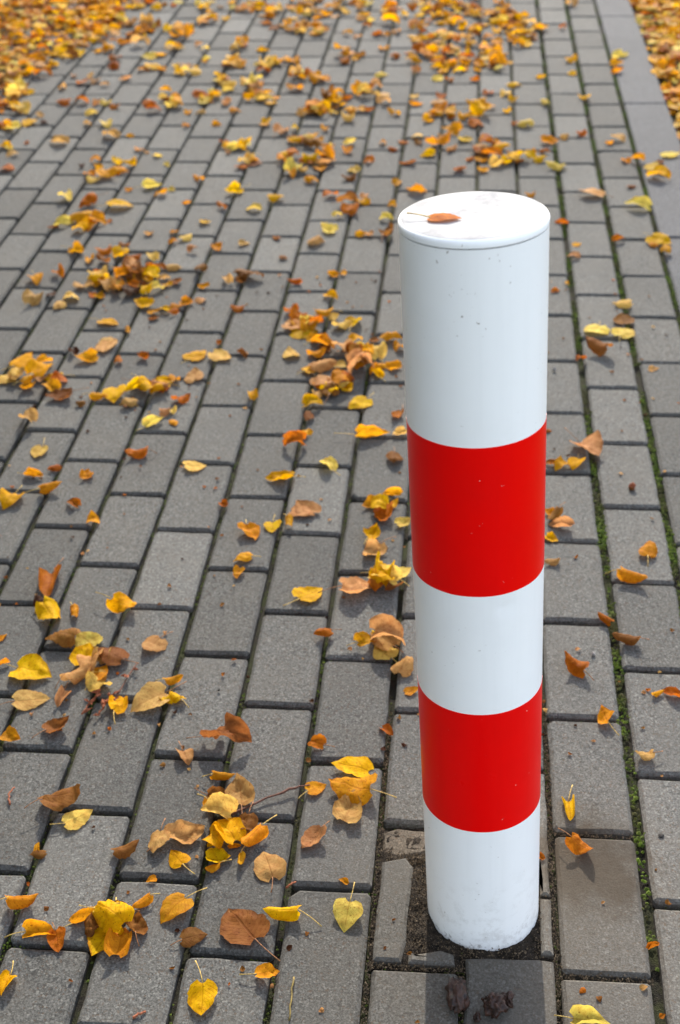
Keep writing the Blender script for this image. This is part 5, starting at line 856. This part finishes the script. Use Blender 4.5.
# heap in the far left corner
poly = [(-26, 25), (-17.0, 27.0), (-15.6, 29.8), (-16.0, 32.2), (-15.0, 35), (-13.8, 38), (-14.3, 40), (-14.2, 44), (-14.5, 52), (-26, 52)]
def inside(x, y, pl):
    c = False; j = len(pl) - 1
    for i in range(len(pl)):
        if (pl[i][1] > y) != (pl[j][1] > y) and x < (pl[j][0] - pl[i][0]) * (y - pl[i][1]) / (pl[j][1] - pl[i][1]) + pl[i][0]: c = not c
        j = i
    return c
def edge_d(x, y, pl):
    d = 9e9
    for i in range(len(pl)):
        a, b = Vector(pl[i - 1]), Vector(pl[i]); p = Vector((x, y)); t = max(0, min(1, (p - a).dot(b - a) / (b - a).length_squared)); d = min(d, (p - a.lerp(b, t)).length)
    return d
heap = []; hr = random.Random(17)
while len(heap) < 2600:
    x = hr.uniform(-25, -13) if hr.random() < 0.45 else hr.uniform(-19.5, -13.2); y = hr.uniform(25.5, 51)
    ins = inside(x, y, poly); d = edge_d(x, y, poly)
    if not ins and (d > 0.9 or hr.random() > 0.35 * (1 - d / 0.9)): continue
    z = 0.0 if not ins else hr.uniform(0, min(0.035, 0.014 * d))
    c = hr.choice('YYYYYPPPOOOOOOORRRRBBTTT'); heap.append((x * W, y * W, z, hr.uniform(0.030, 0.050), hr.uniform(0, 6.28), c, hr.choice('FFCCCR')))
leaf_mass('leaf_heap', heap, 'thick heap of orange and yellow leaves in the far left corner', 32)
verge = []; vr = random.Random(19)
while len(verge) < 3200:
    near = vr.random() < 0.5
    x = vr.uniform(4.36, 7.5) if near else vr.uniform(4.4, 17); y = vr.uniform(22, 50) if near else vr.uniform(-5, 52)
    d = x - 4.36
    if d < 0.25: z = vr.uniform(-0.035, 0.0)
    else: z = vr.uniform(-0.03, 0.012)
    verge.append((x * W, y * W, z, vr.uniform(0.030, 0.050), vr.uniform(0, 6.28), vr.choice('YYYYYYPPPPOOOOORRBTT'), vr.choice('FFFCC')))
leaf_mass('leaf_litter', verge, 'bright sunlit leaf litter covering the verge beyond the kerb', 33)

# ---------------------------------------------------------------- lime trees out of view, added left of the path to darken the post's left side
M_BARK = plain('lime_bark', (0.09, 0.075, 0.06), 0.9, 40)
def unseen_lime_tree(per_tip, seed):
    root = bpy.data.objects.new('unseen_lime_tree', None); COL.objects.link(root)
    r = random.Random(seed); V, F = tube([Vector((0, 0, -0.1)), Vector((0.03, 0, 1)), Vector((0, 0.05, 2.4)), Vector((0.05, 0, 4.2)), Vector((0, 0, 5.6))], [0.17, 0.13, 0.11, 0.07, 0.02], 9)
    tips = []
    for b in range(34):
        a = b * 2.4; z0 = r.uniform(0.5, 4.6); ln = r.uniform(1.1, 2.0) * (1 - 0.10 * (z0 - 0.5)); e = Vector((math.cos(a) * ln, math.sin(a) * ln, z0 + r.uniform(0.0, 1.0)))
        p0 = Vector((0, 0, z0)); mdl = p0.lerp(e, 0.5) + Vector((0, 0, 0.12)); bV, bF = tube([p0, mdl, e], [0.045, 0.025, 0.006], 5); n0 = len(V)
        V += bV; F += [tuple(q + n0 for q in f) for f in bF]; tips += [p0.lerp(e, t) for t in (0.45, 0.7, 0.9, 1.05)]
    mesh_obj('trunk', V, F, M_BARK, root, smooth=True)
    LV, LF, LC, LU = [], [], [], []
    for q in tips:
        for _ in range(per_tip):
            c = q + Vector((r.gauss(0, .26), r.gauss(0, .26), r.gauss(0, .22))); s_ = r.uniform(0.035, 0.055); n0 = len(LV)
            ax = Vector((r.gauss(0, 1), r.gauss(0, 1), r.gauss(0, .6))).normalized(); bx = ax.cross(Vector((r.gauss(0, 1), r.gauss(0, 1), r.gauss(0, 1)))).normalized()
            LV += [tuple(c - ax * s_), tuple(c + bx * s_ * .8), tuple(c + ax * s_ * 1.2), tuple(c - bx * s_ * .8)]; LF += [(n0, n0 + 1, n0 + 2), (n0, n0 + 2, n0 + 3)]
            col = r.choice(((0.10, 0.12, 0.012), (0.07, 0.10, 0.012), (0.30, 0.20, 0.012), (0.16, 0.14, 0.012))); LC += [col] * 4; LU += [(.5, 0), (1, .5), (.5, 1), (0, .5)]
    o = mesh_obj('crown', LV, LF, None, root); finish_leaf(o.data, LF, LC, LU)
    return root
t0 = unseen_lime_tree(110, 44)
def copy_tree(o, parent=None):
    c = o.copy(); COL.objects.link(c); c.parent = parent
    for ch in o.children: copy_tree(ch, c)
    return c
for i, (x, y, rz, sc_, lab) in enumerate(((-2.95, 1.5, 0.4, 1.0, 'unseen lime tree added left of the path, foremost of its row'), (-3.0, -1.3, 2.1, 1.05, 'unseen lime tree added left of the path, middle of its row'), (-3.35, -4.2, 4.0, 0.95, 'unseen lime tree added left of the path, last of its row'))):
    t = t0 if i == 0 else copy_tree(t0)
    t.location = (x, y, -0.045); t.rotation_euler = (0, 0, rz); t.scale = (sc_,) * 3; tag(t, lab, 'tree', 'unseen lime trees added for shade along the left side of the path')

# ---------------------------------------------------------------- twigs, clods and crumbs
def twig(pts, r0, r1, mat, label, knots=0, seed=1, tufts=0):
    r = random.Random(seed); P = [Vector((a * W, b * W, c)) for a, b, c in pts]; Q = []
    for i in range(len(P) - 1):
        for s in range(4): Q.append(P[i].lerp(P[i + 1], s / 4) + Vector((r.gauss(0, .0006), r.gauss(0, .0006), abs(r.gauss(0, .0004)))) * (1 if (i + s) else 0))
    Q.append(P[-1]); rad = [r0 + (r1 - r0) * i / (len(Q) - 1) for i in range(len(Q))]
    for kk in range(knots): rad[r.randrange(1, len(rad) - 1)] *= 1.5
    V, F = tube(Q, rad, 6); o = mesh_obj('twig', V, F, mat, smooth=True); tag(o, label, 'twig')
    for t in range(tufts):                      # dry bracts along the twig
        q = Q[r.randrange(len(Q))]; a = r.uniform(0, 6.28); e = q + Vector((math.cos(a), math.sin(a), r.uniform(0.1, 0.7))) * r.uniform(0.007, 0.016)
        mV, mF = tube([q, (q + e) / 2 + Vector((0, 0, 0.0015)), e], [0.0009, 0.0024, 0.0003], 4)
        mesh_obj('bract', mV, mF, M_TWIGR, o)
    return o
twig([(-3.806, 1.999, 0.002), (-3.462, 2.235, 0.004), (-3.142, 2.422, 0.006), (-2.906, 2.521, 0.006)], 0.0016, 0.0009, M_TWIG, 'long dark twig lying among tan leaves left of the lower red band', knots=3, seed=2)
twig([(-5.726, 3.848, 0.003), (-5.642, 4.132, 0.005), (-5.546, 4.698, 0.003)], 0.0016, 0.0009, M_TWIG, 'dark twig with dry bracts beside the round tan leaf', knots=2, seed=3, tufts=6)
twig([(-6.052, 3.633, 0.003), (-5.993, 3.832, 0.006), (-5.921, 4.035, 0.005)], 0.0014, 0.0008, M_TWIGR, 'dry reddish flower stalk in the joint at the left', seed=4, tufts=9)
twig([(-5.822, 3.627, 0.003), (-5.766, 3.845, 0.006), (-5.727, 4.027, 0.005)], 0.0014, 0.0008, M_TWIGR, 'dry reddish flower stalk against the yellow leaf at the left', seed=5, tufts=8)
twig([(-6.533, 1.989, 0.002), (-6.595, 2.153, 0.003), (-6.555, 2.274, 0.003)], 0.0013, 0.001, M_TWIGR, 'short bent red twig near the left edge', seed=6)
twig([(-4.374, -0.862, 0.002), (-4.320, -0.823, 0.003), (-4.255, -0.782, 0.002)], 0.0017, 0.0012, M_TWIGR, 'short red twig piece by the bottom edge', seed=7)
twig([(-2.761, -0.784, 0.002), (-2.768, -0.557, 0.003), (-2.772, -0.260, 0.003)], 0.0009, 0.0011, M_STRAW, 'thin olive stalk lying by the bottom edge', seed=8)
twig([(-3.006, 0.935, 0.002), (-2.955, 0.982, 0.003), (-2.903, 1.029, 0.002)], 0.0013, 0.001, M_TWIGR, 'tiny red twig in the joint below the round tan leaf', seed=9)
def lump(name, x, y, sx, sy, sz, mat, label, cat, seed, z=0.0, sub=4, rough=0.5, group=None):
    bm = bmesh.new(); bmesh.ops.create_icosphere(bm, subdivisions=sub, radius=1)
    for v in bm.verts:
        d = 1 + rough * noise.fractal(v.co * 1.4 + Vector((seed * 7.3, 0, 0)), 0.7, 2.1, 4) + 0.16 * noise.noise(v.co * 6 + Vector((0, seed, 0))) + 0.08 * noise.noise(v.co * 14)
        v.co = Vector((v.co.x * sx * d, v.co.y * sy * d, v.co.z * sz * d))
    zm = min(v.co.z for v in bm.verts)
    for v in bm.verts: v.co.z -= zm
    me = bpy.data.meshes.new(name); bm.to_mesh(me); bm.free(); me.materials.append(mat)
    me.polygons.foreach_set('use_smooth', [True] * len(me.polygons))
    o = bpy.data.objects.new(name, me); COL.objects.link(o); o.location = (x * W, y * W, z); tag(o, label, cat, group); return o
lump('soil_clod', -1.051, -0.400, 0.0095, 0.02, 0.009, M_CLOD, 'elongated dark brown clod in the shadow before the bollard', 'clod', 1, -0.002)
lump('soil_clod', -0.670, -0.506, 0.0115, 0.013, 0.01, M_CLOD, 'lumpy reddish brown clod in the shadow before the bollard', 'clod', 2, 0.0)
lump('soil_clod', -0.536, -0.412, 0.007, 0.007, 0.007, M_CLOD, 'small brown lump against the larger clod before the bollard', 'clod', 3, 0.0)
lump('soil_clod', -0.843, -0.625, 0.004, 0.005, 0.004, M_CLOD, 'tiny dark clod crumb at the bottom edge before the bollard', 'clod', 4, 0.0)
lump('dark_crumb', 1.281, 2.010, 0.0035, 0.0035, 0.0012, M_BLACK, 'black round spot on the paver at the right edge', 'crumb', 5, 0.0, rough=0.15)
lump('pebble', 0.703, 5.270, 0.0025, 0.003, 0.002, M_STONE, 'small grey pebble on the paver right of the middle white band', 'pebble', 6, 0.0)
lump('dark_crumb', -4.323, 4.230, 0.0017, 0.0017, 0.0016, M_BLACK, 'tiny black crumb on the paver left of the lower red band', 'crumb', 7, 0.0)
lump('pebble', 0.506, 13.569, 0.0035, 0.003, 0.003, M_STONE, 'grey pebble on the paver right of the upper white section', 'pebble', 8, 0.0)
lump('dark_crumb', 1.600, 9.521, 0.005, 0.004, 0.005, M_TWIGR, 'small reddish brown seed husk right of the upper red band', 'crumb', 9, 0.0)
